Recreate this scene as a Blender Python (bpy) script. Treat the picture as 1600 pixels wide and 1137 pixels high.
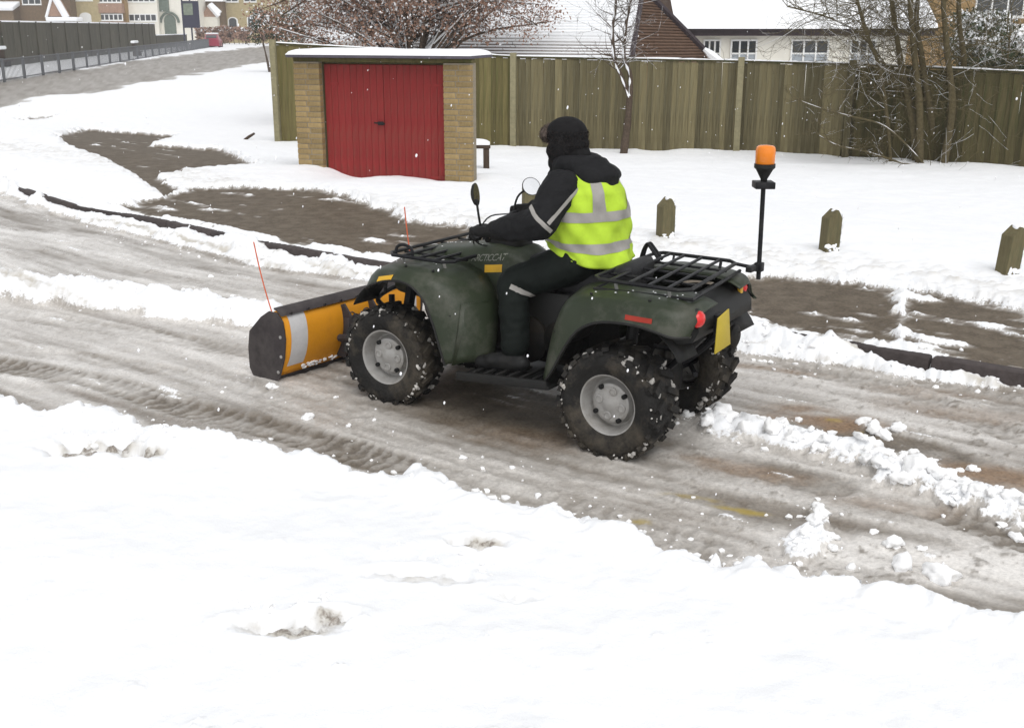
import bpy, bmesh, math, random
import numpy as np
from mathutils import Vector, Matrix, Euler

for o in list(bpy.data.objects):
    bpy.data.objects.remove(o, do_unlink=True)
SC = bpy.context.scene
COL = SC.collection
random.seed(7)
RNG = np.random.default_rng(11)
R = math.radians

# ------------------------------------------------------------------ camera
CAM_H = 2.13
FPX, IW, IH, YH = 1750.0, 1600.0, 1137.0, 40.0
PITCH = math.atan((IH / 2 - YH) / FPX)
cam_d = bpy.data.cameras.new('camera')
cam_d.sensor_width = 36.0
cam_d.lens = 36.0 * FPX / IW
cam_d.clip_start = 0.05
cam_d.clip_end = 1500
cam = bpy.data.objects.new('camera', cam_d)
COL.objects.link(cam)
cam.location = (0, 0, CAM_H)
cam.rotation_euler = (math.pi / 2 - PITCH, 0, 0)
SC.camera = cam

# ------------------------------------------------------------------ overcast sky and sun
SUN_EL, SUN_AZ = R(60), R(165)
world = bpy.data.worlds.new('World')
SC.world = world
world.use_nodes = True
wn, wl = world.node_tree.nodes, world.node_tree.links
wn.clear()
sky = wn.new('ShaderNodeTexSky')
sky.sky_type = 'NISHITA'
sky.sun_disc = False
sky.sun_elevation = SUN_EL
sky.sun_rotation = SUN_AZ
sky.air_density = 1.0
sky.dust_density = 1.0
sky.ozone_density = 1.0
hs = wn.new('ShaderNodeHueSaturation')          # cloud cover: the blue is gone
hs.inputs['Saturation'].default_value = 0.10
bg = wn.new('ShaderNodeBackground')
bg.inputs['Strength'].default_value = 0.13
wo = wn.new('ShaderNodeOutputWorld')
wl.new(sky.outputs[0], hs.inputs['Color'])
wl.new(hs.outputs[0], bg.inputs['Color'])
wl.new(bg.outputs[0], wo.inputs['Surface'])

sun_d = bpy.data.lights.new('sun', 'SUN')
sun_d.energy = 1.0
sun_d.angle = R(50)
sun_d.color = (1.0, 0.985, 0.96)
sun = bpy.data.objects.new('sun', sun_d)
COL.objects.link(sun)
sd = Vector((math.sin(SUN_AZ) * math.cos(SUN_EL), math.cos(SUN_AZ) * math.cos(SUN_EL), math.sin(SUN_EL)))
sun.rotation_euler = sd.to_track_quat('Z', 'Y').to_euler()
sun.location = (0, 0, 20)

vs = SC.view_settings
vs.view_transform = 'Standard'
vs.look = 'None'
vs.gamma = 1.0
vs.use_curve_mapping = False
vs.exposure = 0.60

# ------------------------------------------------------------------ helpers: picture ray -> place
_c, _s = math.cos(PITCH), math.sin(PITCH)
def ray(px, py):
    a, b = (px - IW / 2) / FPX, (IH / 2 - py) / FPX
    return np.array([a, _c + _s * b, -_s + _c * b])
def on_z(px, py, z=0.0):
    d = ray(px, py); t = (z - CAM_H) / d[2]
    return np.array([d[0] * t, d[1] * t, z])
def at_y(px, py, Y):
    d = ray(px, py); t = Y / d[1]
    return np.array([d[0] * t, Y, CAM_H + d[2] * t])

# ------------------------------------------------------------------ helpers: noise (vectorised)
def _hash(ix, iy, iz, seed):
    h = (ix.astype(np.int64) * 374761393 + iy.astype(np.int64) * 668265263 + iz.astype(np.int64) * 2147483647 + seed * 974711) & 0xffffffff
    h = ((h ^ (h >> 13)) * 1274126177) & 0xffffffff
    h = ((h ^ (h >> 16)) * 2246822519) & 0xffffffff
    return ((h ^ (h >> 15)) & 0xffffff) / float(0xffffff)
def vnoise(x, y, z=None, seed=0):
    x = np.asarray(x, float); y = np.asarray(y, float)
    z = np.zeros_like(x) if z is None else np.asarray(z, float)
    ix, iy, iz = np.floor(x), np.floor(y), np.floor(z)
    fx, fy, fz = x - ix, y - iy, z - iz
    u, v, w = [f * f * f * (f * (f * 6 - 15) + 10) for f in (fx, fy, fz)]
    def c(a, b, d): return _hash(ix + a, iy + b, iz + d, seed)
    lo = (c(0,0,0)*(1-u)+c(1,0,0)*u)*(1-v) + (c(0,1,0)*(1-u)+c(1,1,0)*u)*v
    if not np.any(fz): return lo * 2 - 1
    hi = (c(0,0,1)*(1-u)+c(1,0,1)*u)*(1-v) + (c(0,1,1)*(1-u)+c(1,1,1)*u)*v
    return (lo * (1 - w) + hi * w) * 2 - 1
def fbm(x, y, z=None, octv=4, seed=0, gain=0.5):
    t = 0; a = 1.0; n = 0; f = 1.0
    for k in range(octv):
        t = t + a * vnoise(x * f + 17.3 * k, y * f - 9.1 * k, None if z is None else z * f + 5.7 * k, seed + k)
        n += a; a *= gain; f *= 2.03
    return t / n
def sstep(a, b, x):
    t = np.clip((x - a) / (b - a), 0, 1)
    return t * t * (3 - 2 * t)
def lerp(a, b, t): return a + (b - a) * t

def spline(pts, n, closed=False):
    P = np.array(pts, float); m = len(P)
    if closed: Q = np.vstack([P[-1:], P, P[:2]])
    else: Q = np.vstack([2 * P[0] - P[1], P, 2 * P[-1] - P[-2]])
    segs = m if closed else m - 1
    out = []
    for i in range(n):
        t = i * segs / (n if closed else n - 1)
        k = min(int(t), segs - 1); t -= k
        a, b, c, d = Q[k], Q[k + 1], Q[k + 2], Q[k + 3]
        out.append(0.5 * ((2*b) + (c-a)*t + (2*a-5*b+4*c-d)*t*t + (3*b-a-3*c+d)*t**3))
    return np.array(out)

# ------------------------------------------------------------------ helpers: mesh builder
class MB:
    def __init__(s): s.v = []; s.f = []
    def add(s, verts, faces):
        o = len(s.v); s.v += [tuple(map(float, p)) for p in verts]; s.f += [tuple(i + o for i in f) for f in faces]
        return s
    def box(s, c, d, rot=None, bev=0.0, taper=1.0):
        hx, hy, hz = d[0] / 2, d[1] / 2, d[2] / 2
        M = Euler(rot).to_matrix() if rot is not None else Matrix.Identity(3)
        if bev <= 0:
            vs = [Vector((sx*hx*(taper if sz > 0 else 1), sy*hy*(taper if sz > 0 else 1), sz*hz)) for sz in (-1, 1) for sy in (-1, 1) for sx in (-1, 1)]
            fs = [(0,2,3,1),(4,5,7,6),(0,1,5,4),(2,6,7,3),(0,4,6,2),(1,3,7,5)]
            return s.add([M @ p + Vector(c) for p in vs], fs)
        b = min(bev, hx * .9, hy * .9, hz * .9)
        bm = bmesh.new()
        bmesh.ops.create_cube(bm, size=1)
        for p in bm.verts:
            k = taper if p.co.z > 0 else 1
            p.co = Vector((p.co.x * d[0] * k, p.co.y * d[1] * k, p.co.z * d[2]))
        bmesh.ops.bevel(bm, geom=list(bm.edges), offset=b, segments=2, affect='EDGES', profile=0.5)
        bm.verts.index_update()
        s.add([M @ p.co + Vector(c) for p in bm.verts], [[q.index for q in f.verts] for f in bm.faces])
        bm.free(); return s
    def tube(s, path, r, n=8, caps=True):
        P = [Vector(p) for p in path]; m = len(P)
        rs = r if isinstance(r, (list, tuple, np.ndarray)) else [r] * m
        o = len(s.v); up = None
        for i in range(m):
            d = (P[min(i + 1, m - 1)] - P[max(i - 1, 0)])
            d = d.normalized() if d.length > 1e-9 else Vector((0, 0, 1))
            if up is None:
                up = Vector((0, 0, 1)) if abs(d.z) < .9 else Vector((1, 0, 0))
            a = d.cross(up)
            if a.length < 1e-6: a = d.cross(Vector((0.3, 1, 0.2)))
            a.normalize(); b = a.cross(d).normalized(); up = b
            for k in range(n):
                t = 2 * math.pi * k / n
                s.v.append(tuple(P[i] + (a * math.cos(t) + b * math.sin(t)) * rs[i]))
        for i in range(m - 1):
            for k in range(n):
                k2 = (k + 1) % n
                s.f.append((o + i*n + k, o + i*n + k2, o + (i+1)*n + k2, o + (i+1)*n + k))
        if caps:
            s.f.append(tuple(o + k for k in range(n))[::-1])
            s.f.append(tuple(o + (m-1)*n + k for k in range(n)))
        return s
    def lathe(s, prof, n=32, origin=(0, 0, 0), axis='y', close=False, arc=None):
        o = len(s.v); m = len(prof); O = Vector(origin)
        for (r, h) in prof:
            for k in range(n):
                t = 2 * math.pi * k / n
                c_, s_ = r * math.cos(t), r * math.sin(t)
                p = {'y': (c_, h, s_), 'z': (c_, s_, h), 'x': (h, c_, s_)}[axis]
                s.v.append(tuple(O + Vector(p)))
        for i in range(m if close else m - 1):
            i2 = (i + 1) % m
            for k in range(n):
                k2 = (k + 1) % n
                s.f.append((o + i*n + k, o + i*n + k2, o + i2*n + k2, o + i2*n + k))
        return s
    def loft(s, rings, caps=True, closed=True):
        o = len(s.v); n = len(rings[0]); m = len(rings)
        for r in rings: s.v += [tuple(map(float, p)) for p in r]
        for i in range(m - 1):
            for k in range(n if closed else n - 1):
                k2 = (k + 1) % n
                s.f.append((o + i*n + k, o + i*n + k2, o + (i+1)*n + k2, o + (i+1)*n + k))
        if caps and closed:
            s.f.append(tuple(o + k for k in range(n))[::-1])
            s.f.append(tuple(o + (m-1)*n + k for k in range(n)))
        return s
    def prism(s, poly, a, b, axis='y'):
        n = len(poly)
        mk = {'y': lambda p, h: (p[0], h, p[1]), 'z': lambda p, h: (p[0], p[1], h), 'x': lambda p, h: (h, p[0], p[1])}[axis]
        return s.add([mk(p, a) for p in poly] + [mk(p, b) for p in poly],
                     [tuple(range(n))[::-1], tuple(range(n, 2*n))] + [(i, (i+1) % n, n + (i+1) % n, n + i) for i in range(n)])
    def ball(s, c, r, sub=2, jit=0.0, seed=0):
        bm = bmesh.new(); bmesh.ops.create_icosphere(bm, subdivisions=sub, radius=1.0)
        bm.verts.index_update()
        V = np.array([p.co[:] for p in bm.verts])
        if jit: V = V * (1 + jit * fbm(V[:,0]*1.7 + seed*3.1, V[:,1]*1.7, V[:,2]*1.7, 3, seed))[:, None]
        V = V * np.array(r) + np.array(c)
        s.add(V, [[q.index for q in f.verts] for f in bm.faces]); bm.free(); return s

def setmat(o, m):
    if m is not None: o.data.materials.append(m)
def mesh_from(name, v, f):
    me = bpy.data.meshes.new(name); me.from_pydata(v, [], f); me.update(); return me
def obj(name, mb, mat=None, parent=None, smooth=35, solid=0.0, sub=0, bev=0.0, off=-1):
    me = mesh_from(name, mb.v, mb.f)
    bm = bmesh.new(); bm.from_mesh(me); bmesh.ops.recalc_face_normals(bm, faces=bm.faces); bm.to_mesh(me); bm.free()
    o = bpy.data.objects.new(name, me); COL.objects.link(o)
    setmat(o, mat)
    if parent is not None: o.parent = parent
    if solid:
        m = o.modifiers.new('solid', 'SOLIDIFY'); m.thickness = solid; m.offset = off
    if bev:
        m = o.modifiers.new('bevel', 'BEVEL'); m.width = bev; m.segments = 2; m.limit_method = 'ANGLE'
    if sub:
        m = o.modifiers.new('sub', 'SUBSURF'); m.levels = sub; m.render_levels = sub
    if smooth:
        me.shade_smooth(); me.set_sharp_from_angle(angle=R(smooth))
    return o
def inst(name, me, mat=None, parent=None, loc=(0,0,0), rot=(0,0,0), scale=(1,1,1)):
    o = bpy.data.objects.new(name, me); COL.objects.link(o)
    o.location = loc; o.rotation_euler = rot; o.scale = scale
    if parent is not None: o.parent = parent
    if mat is not None and not me.materials: me.materials.append(mat)
    return o
def tag(o, label=None, cat=None, group=None, kind=None):
    if label: o['label'] = label
    if cat: o['category'] = cat
    if group: o['group'] = group
    if kind: o['kind'] = kind
    return o
def empty(name, loc=(0,0,0), rz=0.0, **k):
    o = bpy.data.objects.new(name, None); COL.objects.link(o)
    o.empty_display_size = 0.1
    o.location = loc; o.rotation_euler = (0, 0, rz)
    return tag(o, **k)
def bake(o):
    """apply modifiers into the mesh"""
    dg = bpy.context.evaluated_depsgraph_get()
    me = bpy.data.meshes.new_from_object(o.evaluated_get(dg))
    o.modifiers.clear(); o.data = me
    return o

# ------------------------------------------------------------------ helpers: materials
def mat(name, col, rough=0.6, metal=0.0, var=0.12, scale=12.0, bump=0.0, bscale=60.0, rnd=0.0, dirt=None, coat=0.0, spec=0.16, stretch=None, transm=0.0, emit=None, dirt_amt=0.5, dirt_scale=4.0):
    """Principled surface whose colour is broken up by noise; optional second (dirt/wear) tone, bump and per-object shift"""
    m = bpy.data.materials.new(name); m.use_nodes = True
    nt = m.node_tree; N, L = nt.nodes, nt.links
    bs = N['Principled BSDF']
    bs.inputs['Roughness'].default_value = rough
    bs.inputs['Metallic'].default_value = metal
    bs.inputs['Specular IOR Level'].default_value = spec
    if coat: bs.inputs['Coat Weight'].default_value = coat
    if transm: bs.inputs['Transmission Weight'].default_value = transm
    if emit:
        bs.inputs['Emission Color'].default_value = (*emit[0], 1); bs.inputs['Emission Strength'].default_value = emit[1]
    tc = N.new('ShaderNodeTexCoord'); mp = N.new('ShaderNodeMapping')
    L.new(tc.outputs['Object'], mp.inputs['Vector'])
    if stretch: mp.inputs['Scale'].default_value = stretch
    nz = N.new('ShaderNodeTexNoise'); nz.inputs['Scale'].default_value = scale; nz.inputs['Detail'].default_value = 5
    nz.inputs['Roughness'].default_value = 0.62
    L.new(mp.outputs[0], nz.inputs['Vector'])
    rp = N.new('ShaderNodeMapRange'); rp.inputs['From Min'].default_value = .3; rp.inputs['From Max'].default_value = .7
    rp.inputs['To Min'].default_value = 1 - var; rp.inputs['To Max'].default_value = 1 + var
    L.new(nz.outputs['Fac'], rp.inputs['Value'])
    last = rp.outputs[0]
    if rnd:
        oi = N.new('ShaderNodeObjectInfo'); r2 = N.new('ShaderNodeMapRange')
        r2.inputs['To Min'].default_value = 1 - rnd; r2.inputs['To Max'].default_value = 1 + rnd
        L.new(oi.outputs['Random'], r2.inputs['Value'])
        mu = N.new('ShaderNodeMath'); mu.operation = 'MULTIPLY'
        L.new(last, mu.inputs[0]); L.new(r2.outputs[0], mu.inputs[1]); last = mu.outputs[0]
    mx = N.new('ShaderNodeMix'); mx.data_type = 'RGBA'; mx.blend_type = 'MULTIPLY'; mx.inputs['Factor'].default_value = 1
    mx.inputs['A'].default_value = (*col, 1)
    L.new(last, mx.inputs['B'])
    out = mx.outputs['Result']
    if dirt:
        n2 = N.new('ShaderNodeTexNoise'); n2.inputs['Scale'].default_value = dirt_scale; n2.inputs['Detail'].default_value = 6
        n2.inputs['Roughness'].default_value = .7
        L.new(mp.outputs[0], n2.inputs['Vector'])
        r3 = N.new('ShaderNodeMapRange'); r3.inputs['From Min'].default_value = .48; r3.inputs['From Max'].default_value = .68
        r3.inputs['To Max'].default_value = dirt_amt
        L.new(n2.outputs['Fac'], r3.inputs['Value'])
        m2 = N.new('ShaderNodeMix'); m2.data_type = 'RGBA'
        L.new(r3.outputs[0], m2.inputs['Factor']); L.new(out, m2.inputs['A']); m2.inputs['B'].default_value = (*dirt, 1)
        out = m2.outputs['Result']
    L.new(out, bs.inputs['Base Color'])
    if bump:
        n3 = N.new('ShaderNodeTexNoise'); n3.inputs['Scale'].default_value = bscale; n3.inputs['Detail'].default_value = 4
        L.new(mp.outputs[0], n3.inputs['Vector'])
        bp = N.new('ShaderNodeBump'); bp.inputs['Strength'].default_value = bump; bp.inputs['Distance'].default_value = 0.02
        L.new(n3.outputs['Fac'], bp.inputs['Height']); L.new(bp.outputs[0], bs.inputs['Normal'])
    return m

M = {}
M['snow'] = mat('snow_fresh', (.86, .87, .885), .75, var=.03, scale=9, bump=.35, bscale=45, spec=.2)
M['snow_dirty'] = mat('snow_trodden', (.62, .59, .54), .7, var=.12, scale=14, bump=.5, bscale=50, spec=.3)
M['ice_lump'] = mat('snow_lump', (.93, .93, .93), .75, var=.03, scale=14, bump=.22, bscale=35, spec=.2, dirt=(.74,.71,.67), dirt_amt=.3)

# ================================================================== the ground: road, pavement, snow
LOW = -0.30
def polyd(X, Y, P):
    """distance, arc length and signed side (left of travel positive) to a polyline"""
    best = np.full(X.shape, 1e9); S = np.zeros_like(X); SG = np.zeros_like(X); acc = 0.0
    for a, b in zip(P[:-1], P[1:]):
        dx, dy = b[0] - a[0], b[1] - a[1]; L = math.hypot(dx, dy)
        if L < 1e-9: continue
        t = np.clip(((X - a[0]) * dx + (Y - a[1]) * dy) / (L * L), 0, 1)
        ex, ey = X - a[0] - t * dx, Y - a[1] - t * dy
        d = np.hypot(ex, ey); m = d < best - 1e-9
        best = np.where(m, d, best); S = np.where(m, acc + t * L, S)
        SG = np.where(m, np.sign(dx * ey - dy * ex), SG)
        acc += L
    return best, S, SG
def inpoly(X, Y, P):
    """signed distance to polygon, positive inside"""
    P = np.array(P); d, _, _ = polyd(X, Y, np.vstack([P, P[:1]]))
    ins = np.zeros(X.shape, bool); n = len(P)
    for i in range(n):
        x1, y1 = P[i]; x2, y2 = P[(i + 1) % n]
        c = ((y1 > Y) != (y2 > Y)) & (X < (x2 - x1) * (Y - y1) / (y2 - y1 + 1e-12) + x1)
        ins ^= c
    return np.where(ins, d, -d)
def gpts(L, z=0.0): return np.array([on_z(x, y, z)[:2] for x, y in L])

# kerb line, left (far) to right
KERB = gpts([(-420, 215), (-200, 247), (0, 286), (120, 324), (250, 345), (395, 379), (500, 396), (600, 412), (800, 446), (1000, 482), (1150, 510), (1290, 533), (1400, 551), (1600, 583), (1900, 634), (2400, 720)], 0.1)
_near = gpts([(-900, 560), (-300, 600), (0, 632), (60, 646), (140, 640), (185, 655), (270, 680), (360, 697), (440, 711), (500, 719), (560, 739), (620, 744), (665, 742), (700, 756), (740, 780), (785, 790), (800, 776), (822, 772), (845, 802), (940, 820), (1020, 850), (1100, 880), (1200, 892), (1300, 902), (1400, 925), (1500, 950), (1600, 972), (1900, 1040), (2600, 1200)], 0.05)
def kerb_sd(X, Y):
    d, s, sg = polyd(X, Y, KERB)
    return d * sg, s
def base_h(X, Y, dk=None):
    if dk is None: dk, _ = kerb_sd(X, Y)
    step = sstep(0.02, 0.10, dk) * 0.1
    fall = sstep(2.3, 8.5, dk)
    return step + (LOW - 0.1) * fall
def on_ground(px, py, add=0.0):
    """point of the bare terrain seen at a picture position"""
    z = 0.0
    for _ in range(25):
        P = on_z(px, py, z + add)
        z = 0.5 * z + 0.5 * float(base_h(np.array([P[0]]), np.array([P[1]]))[0])
    return on_z(px, py, z + add)
def gp(L, add=0.03): return np.array([on_ground(x, y, add)[:2] for x, y in L])

BARE = [
    (gp([(175, 322), (250, 308), (300, 293), (360, 292), (480, 293), (540, 305), (600, 325), (640, 345), (720, 352), (790, 372), (760, 440), (600, 410), (500, 394), (400, 376), (300, 353), (220, 336)]), .93),
    (gp([(85, 212), (130, 203), (280, 213), (240, 228), (350, 235), (408, 262), (300, 268), (245, 276), (290, 298), (250, 308), (225, 286), (170, 252), (100, 229)]), .86),
    (gp([(1130, 428), (1250, 432), (1410, 447), (1412, 535), (1290, 526), (1150, 506)]), .95),
    (gp([(1404, 447), (1600, 478), (1900, 528), (1900, 620), (1600, 576), (1404, 548)]), .66),
    (gp([(20, 188), (60, 184), (92, 183), (70, 190), (40, 192)]), .9),
    (gp([(780, 375), (1140, 428), (1160, 507), (760, 436)]), .7),
]
FARROAD = np.array([on_z(x, y, LOW)[:2] for x, y in [(-900, 330), (-300, 215), (0, 166), (200, 136), (430, 95), (640, 70), (640, 60), (430, 72), (240, 93), (0, 130), (-300, 170), (-900, 250)]])
NEARHOLE = [((150, 690), .26, .15, .9), ((450, 985), .20, .085, .75), ((750, 838), .14, .06, .8), ((660, 895), .20, .07, .4), ((800, 925), .09, .05, .4), ((215, 702), .18, .10, 1.0), ((520, 968), .11, .06, .9)]
WIND = gpts([(-700, 395), (-300, 420), (0, 447), (90, 458), (190, 466), (290, 480), (350, 487), (412, 493)], .05)
BERM = gpts([(-420, 222), (-200, 258), (0, 303), (60, 322), (130, 346), (250, 376), (330, 396), (400, 416), (500, 428), (590, 441), (800, 470), (1000, 510), (1150, 549), (1300, 570), (1420, 591), (1600, 607), (1900, 655), (2400, 745)], 0.03)
RIDGE = gpts([(1070, 655), (1160, 662), (1250, 688), (1330, 702), (1400, 742), (1500, 770), (1600, 800), (1800, 850)], .03)
RIDGE2 = gpts([(1285, 785), (1275, 820), (1255, 868)], .03)
TRACKS = [  # path, half width, bareness, tread depth, lug pitch
    (gpts([(-300, 520), (0, 572), (100, 590), (200, 612), (300, 642), (400, 666), (500, 692), (600, 722), (700, 752), (800, 783), (900, 806), (1000, 834), (1100, 862)]), .135, .85, .016, .085),
    (gpts([(-200, 470), (0, 492), (100, 506), (200, 521), (300, 537), (420, 560), (560, 592)]), .12, .38, .014, .085),
    (gpts([(-200, 520), (0, 545), (150, 564), (300, 590), (450, 622), (560, 648)]), .10, .22, .010, .085),
    (gpts([(-200, 300), (0, 335), (100, 358), (200, 385), (300, 405), (420, 430), (520, 452)]), .16, .35, .004, .3),
    (gpts([(-200, 345), (0, 385), (100, 405), (220, 430), (350, 455), (470, 478)]), .12, .25, .004, .3),
    (gpts([(1140, 577), (1240, 580), (1330, 592), (1420, 614), (1500, 650), (1600, 692), (1750, 740)]), .11, .45, .012, .09),
    (gpts([(1060, 722), (1130, 725), (1200, 738), (1300, 762)]), .13, .75, .006, .2),
    (gpts([(1210, 640), (1270, 655), (1330, 680), (1450, 706), (1530, 735), (1620, 770), (1800, 830)]), .15, .85, .006, .2),
    (gpts([(1340, 778), (1420, 790), (1500, 812), (1600, 848), (1800, 900)]), .13, .8, .012, .09),
    (gpts([(1010, 770), (1100, 782), (1200, 806), (1290, 830)]), .16, .5, .004, .3),
    (gpts([(1380, 560), (1480, 600), (1600, 640)]), .2, .55, .01, .1),
    (gpts([(600, 640), (760, 690), (900, 725), (1000, 740)]), .2, .35, .004, .3),
]
BROWN = [((1290, 660), .34, .14, 1.0), ((1250, 642), .2, .1, .8), ((1560, 748), .5, .14, 1.0), ((1180, 738), .26, .10, .7), ((1100, 722), .2, .07, .7), ((1200, 578), .3, .06, .6), ((1400, 795), .3, .08, .4), ((1520, 650), .5, .14, .4), ((1450, 615), .4, .1, .35), ((860, 690), .5, .15, .25)]
YELLOW = [((1150, 798), .17, .035, 1.0), ((1085, 780), .14, .03, .6), ((1000, 818), .06, .03, .8), ((1345, 677), .03, .03, .8), ((1302, 658), .05, .02, .7)]

def ell(X, Y, px, rx, ry, ang=-0.35, z=0.0):
    c = on_z(px[0], px[1], z)
    dx, dy = X - c[0], Y - c[1]
    u, v = dx * math.cos(ang) + dy * math.sin(ang), -dx * math.sin(ang) + dy * math.cos(ang)
    return np.hypot(u / rx, v / ry)

def terrain(X, Y):
    dk, sk = kerb_sd(X, Y)
    Z = base_h(X, Y, dk)
    n1 = fbm(X * 1.3, Y * 1.3, None, 3, 1)
    n2 = fbm(X * 5, Y * 5, None, 4, 2)
    n3 = fbm(X * 16, Y * 16, None, 4, 3)
    n4 = fbm(X * 40, Y * 40, None, 2, 4)
    crumb = n2 * .5 + n3 * .5
    dn = inpoly(X, Y, np.vstack([_near, [(30, -20), (-30, -20)]]))          # positive on the near side
    road = (dk < 0.02) & (dn < 0)
    snow = np.zeros_like(X); bare = np.zeros_like(X); brown = np.zeros_like(X); tone = np.zeros_like(X); yel = np.zeros_like(X)
    # --- slush: long streaks that follow the road
    st = fbm(sk * .55 + n1 * .4, dk * 7.5, None, 4, 9); st2 = fbm(sk * 1.8, dk * 17 + n2 * .6, None, 3, 21)
    tone = .11 + .60 * st + .52 * st2 + .25 * n3 + .12 * n4 - .02
    Zr = .012 + .007 * n2 + .004 * n3 + .006 * st + .005 * st2 + .003 * n4
    bare_r = sstep(.25, .75, -st * .8 - n1 * .45 + .2 * n3 + .12 * sstep(.8, 2.5, X)) * .45
    brn = np.zeros_like(X)
    # --- tyre tracks
    for P, hw, bb, dep, pit in TRACKS:
        d, s, sg2 = polyd(X, Y, P)
        w = sstep(hw * 1.25, hw * .75, d + .03 * n2 + .015 * n3)
        lat = d * sg2 / hw
        lug = np.sin(2 * math.pi * (s / pit + np.abs(lat) * .55 + .55 * n2 + .45 * n3)) * np.clip(np.abs(lat) * 1.6, .15, 1)
        endf = sstep(0, .5, s) * (.60 + .75 * fbm(s * 1.4, lat * .5, None, 3, 31))
        w = w * np.clip(endf, 0, 1)
        rr = w * (.55 + .45 * sstep(-.25, .35, lug)) if dep > .008 else w * (.75 + .35 * n2)
        bare_r = np.maximum(bare_r, bb * np.clip(rr * 1.3, 0, 1))
        Zr = Zr - w * .006 - w * dep * .75 * sstep(-.4, .4, lug) + dep * .35 * np.exp(-((np.abs(lat) - 1.1) / .22) ** 2) * (1 + .8 * n3)
    for c, rx, ry, a in BROWN:
        e = ell(X, Y, c, rx, ry); brn = np.maximum(brn, a * sstep(1.5, .35, e + .55 * n2 + .3 * n3))
    for c, rx, ry, a in YELLOW:
        e = ell(X, Y, c, rx, ry); yel = np.maximum(yel, a * sstep(1.3, .3, e + .6 * n2 + .5 * n3))
    bare_r = np.maximum(bare_r, brn * .35)
    # bare wet road under the quad, its shadow painted in; wet dark patch ahead
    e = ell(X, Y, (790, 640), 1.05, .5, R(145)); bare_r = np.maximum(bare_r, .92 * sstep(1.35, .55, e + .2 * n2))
    e = ell(X, Y, (520, 585), .4, .22, R(145)); bare_r = np.maximum(bare_r, .55 * sstep(1.4, .4, e + .3 * n2))
    # pale ice on the right and along the left lane
    e = ell(X, Y, (1480, 890), 1.0, .22, R(-20)); tone = tone + .9 * sstep(1.4, .3, e + .3 * n2); bare_r *= 1 - .85 * sstep(1.3, .5, e + .25 * n2)
    tone = tone + .16 * sstep(.5, -3.5, X) * sstep(-.1, .3, st + .3)
    mott = sstep(.12, .55, n3 * .65 + n4 * .5 + .1 * n2) * (.30 + .45 * sstep(.2, 1.6, X)) * sstep(-.6, .3, n1 + .3)
    bare_r = np.maximum(bare_r, mott)
    # snow remains on the road
    rem = sstep(.34, .55, st2 * .6 + n2 * .35 + n3 * .18 + .15 * st) * .6
    snow_r = rem
    Zr = Zr + rem * .012
    # --- windrow left by an earlier pass
    d, s, sg2 = polyd(X, Y, WIND)
    hw = .19 + .05 * fbm(s * 1.5, s * 0, None, 2, 41) + .10 * sstep(-1.0, -4, X)
    k = sstep(1.15, .7, d / hw + .35 * n2 + .28 * n3)
    prof = np.clip(1 - (d / hw) ** 2, 0, 1) ** .6
    Zr = Zr + k * (.035 + .11 * prof * (1 + .6 * n2 + .38 * n3) + .008 * n4); snow_r = np.maximum(snow_r, k)
    isW = (k > .5) & road
    # --- ridge of lumps behind the quad
    for P, a, wd in ((RIDGE, .065, .21), (RIDGE2, .05, .10)):
        d, s, sg2 = polyd(X, Y, P)
        k = sstep(1.0, .35, d / wd + .75 * n2 + .75 * n3 + .1) * sstep(0, .15, s)
        Zr = Zr + k * a * (1 + 1.0 * n3 + .6 * n2); snow_r = np.maximum(snow_r, k * (.88 + .12 * n3))
    # --- berm against the kerb
    db, sb, sgb = polyd(X, Y, BERM); beyond = db * sgb          # >0 kerb side
    k = sstep(-.05, .06, beyond + .10 * n2 + .07 * n3) * (dk < .04)
    wid = np.clip(beyond - dk, .02, None)
    pr_ = np.clip(beyond / wid, 0, 1)
    gapk = sstep(-.25, .35, fbm(sk * .9, sk * 0 + 3, None, 3, 51) + .22)       # places where the berm buries the kerb
    hgt = (.03 + .05 * np.sin(np.clip(pr_, 0, 1) * math.pi * .8)) * (1 + .7 * n2 + .55 * n3)
    hgt = hgt * (1 - (1 - gapk) * sstep(-.14, -.01, dk) * .9) + gapk * sstep(-.2, .02, dk) * .10
    Zr = Zr + k * np.clip(hgt, 0, .2); snow_r = np.maximum(snow_r, k * (1 - (1 - gapk) * sstep(-.06, -.01, dk) * .6))
    # --- near bank
    edge = dn + .055 * n2 + .075 * n3
    kb = sstep(-.015, .07, edge)
    lip = np.exp(-((dn - .10) / .10) ** 2) * np.clip(.5 + 1.2 * n2 + .8 * n1, 0, 1.6)
    Zb = .085 + .03 * n1 + .012 * n2 + .05 * sstep(.1, 1.5, dn) + lip * .055 + .010 * n3 * sstep(.6, .05, dn) + .0035 * n3
    snow_b = np.ones_like(X); soilb = np.zeros_like(X)
    for c, rx, ry, a in NEARHOLE:
        e = ell(X, Y, c, rx, ry, -.1, .12)
        h = sstep(1.25, .45, e + .35 * n2 + .3 * n3) * a
        rim = np.exp(-((e - 1.25) / .3) ** 2) * a
        Zb = Zb - .045 * h + .016 * rim * (1 + n3) + .035 * h * np.clip(n3 + .3 * n4, -1, 1) * 1.4
        snow_b = np.minimum(snow_b, 1 - .78 * h * np.clip(.55 + .9 * n3, 0, 1))
        brn = np.maximum(brn, .10 * h); soilb = np.maximum(soilb, np.clip(h * 1.6, 0, 1) * np.clip(.45 + 1.1 * n3 + .5 * n4, 0, 1))
    sp = sstep(.50, .62, n3 * .6 + n2 * .5 + .25 * n1); Zb = Zb + .012 * sp * sstep(-.2, .3, n1)
    # --- pavement and verge
    verge = np.full_like(X, -1.0); inside = np.zeros_like(X)
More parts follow.
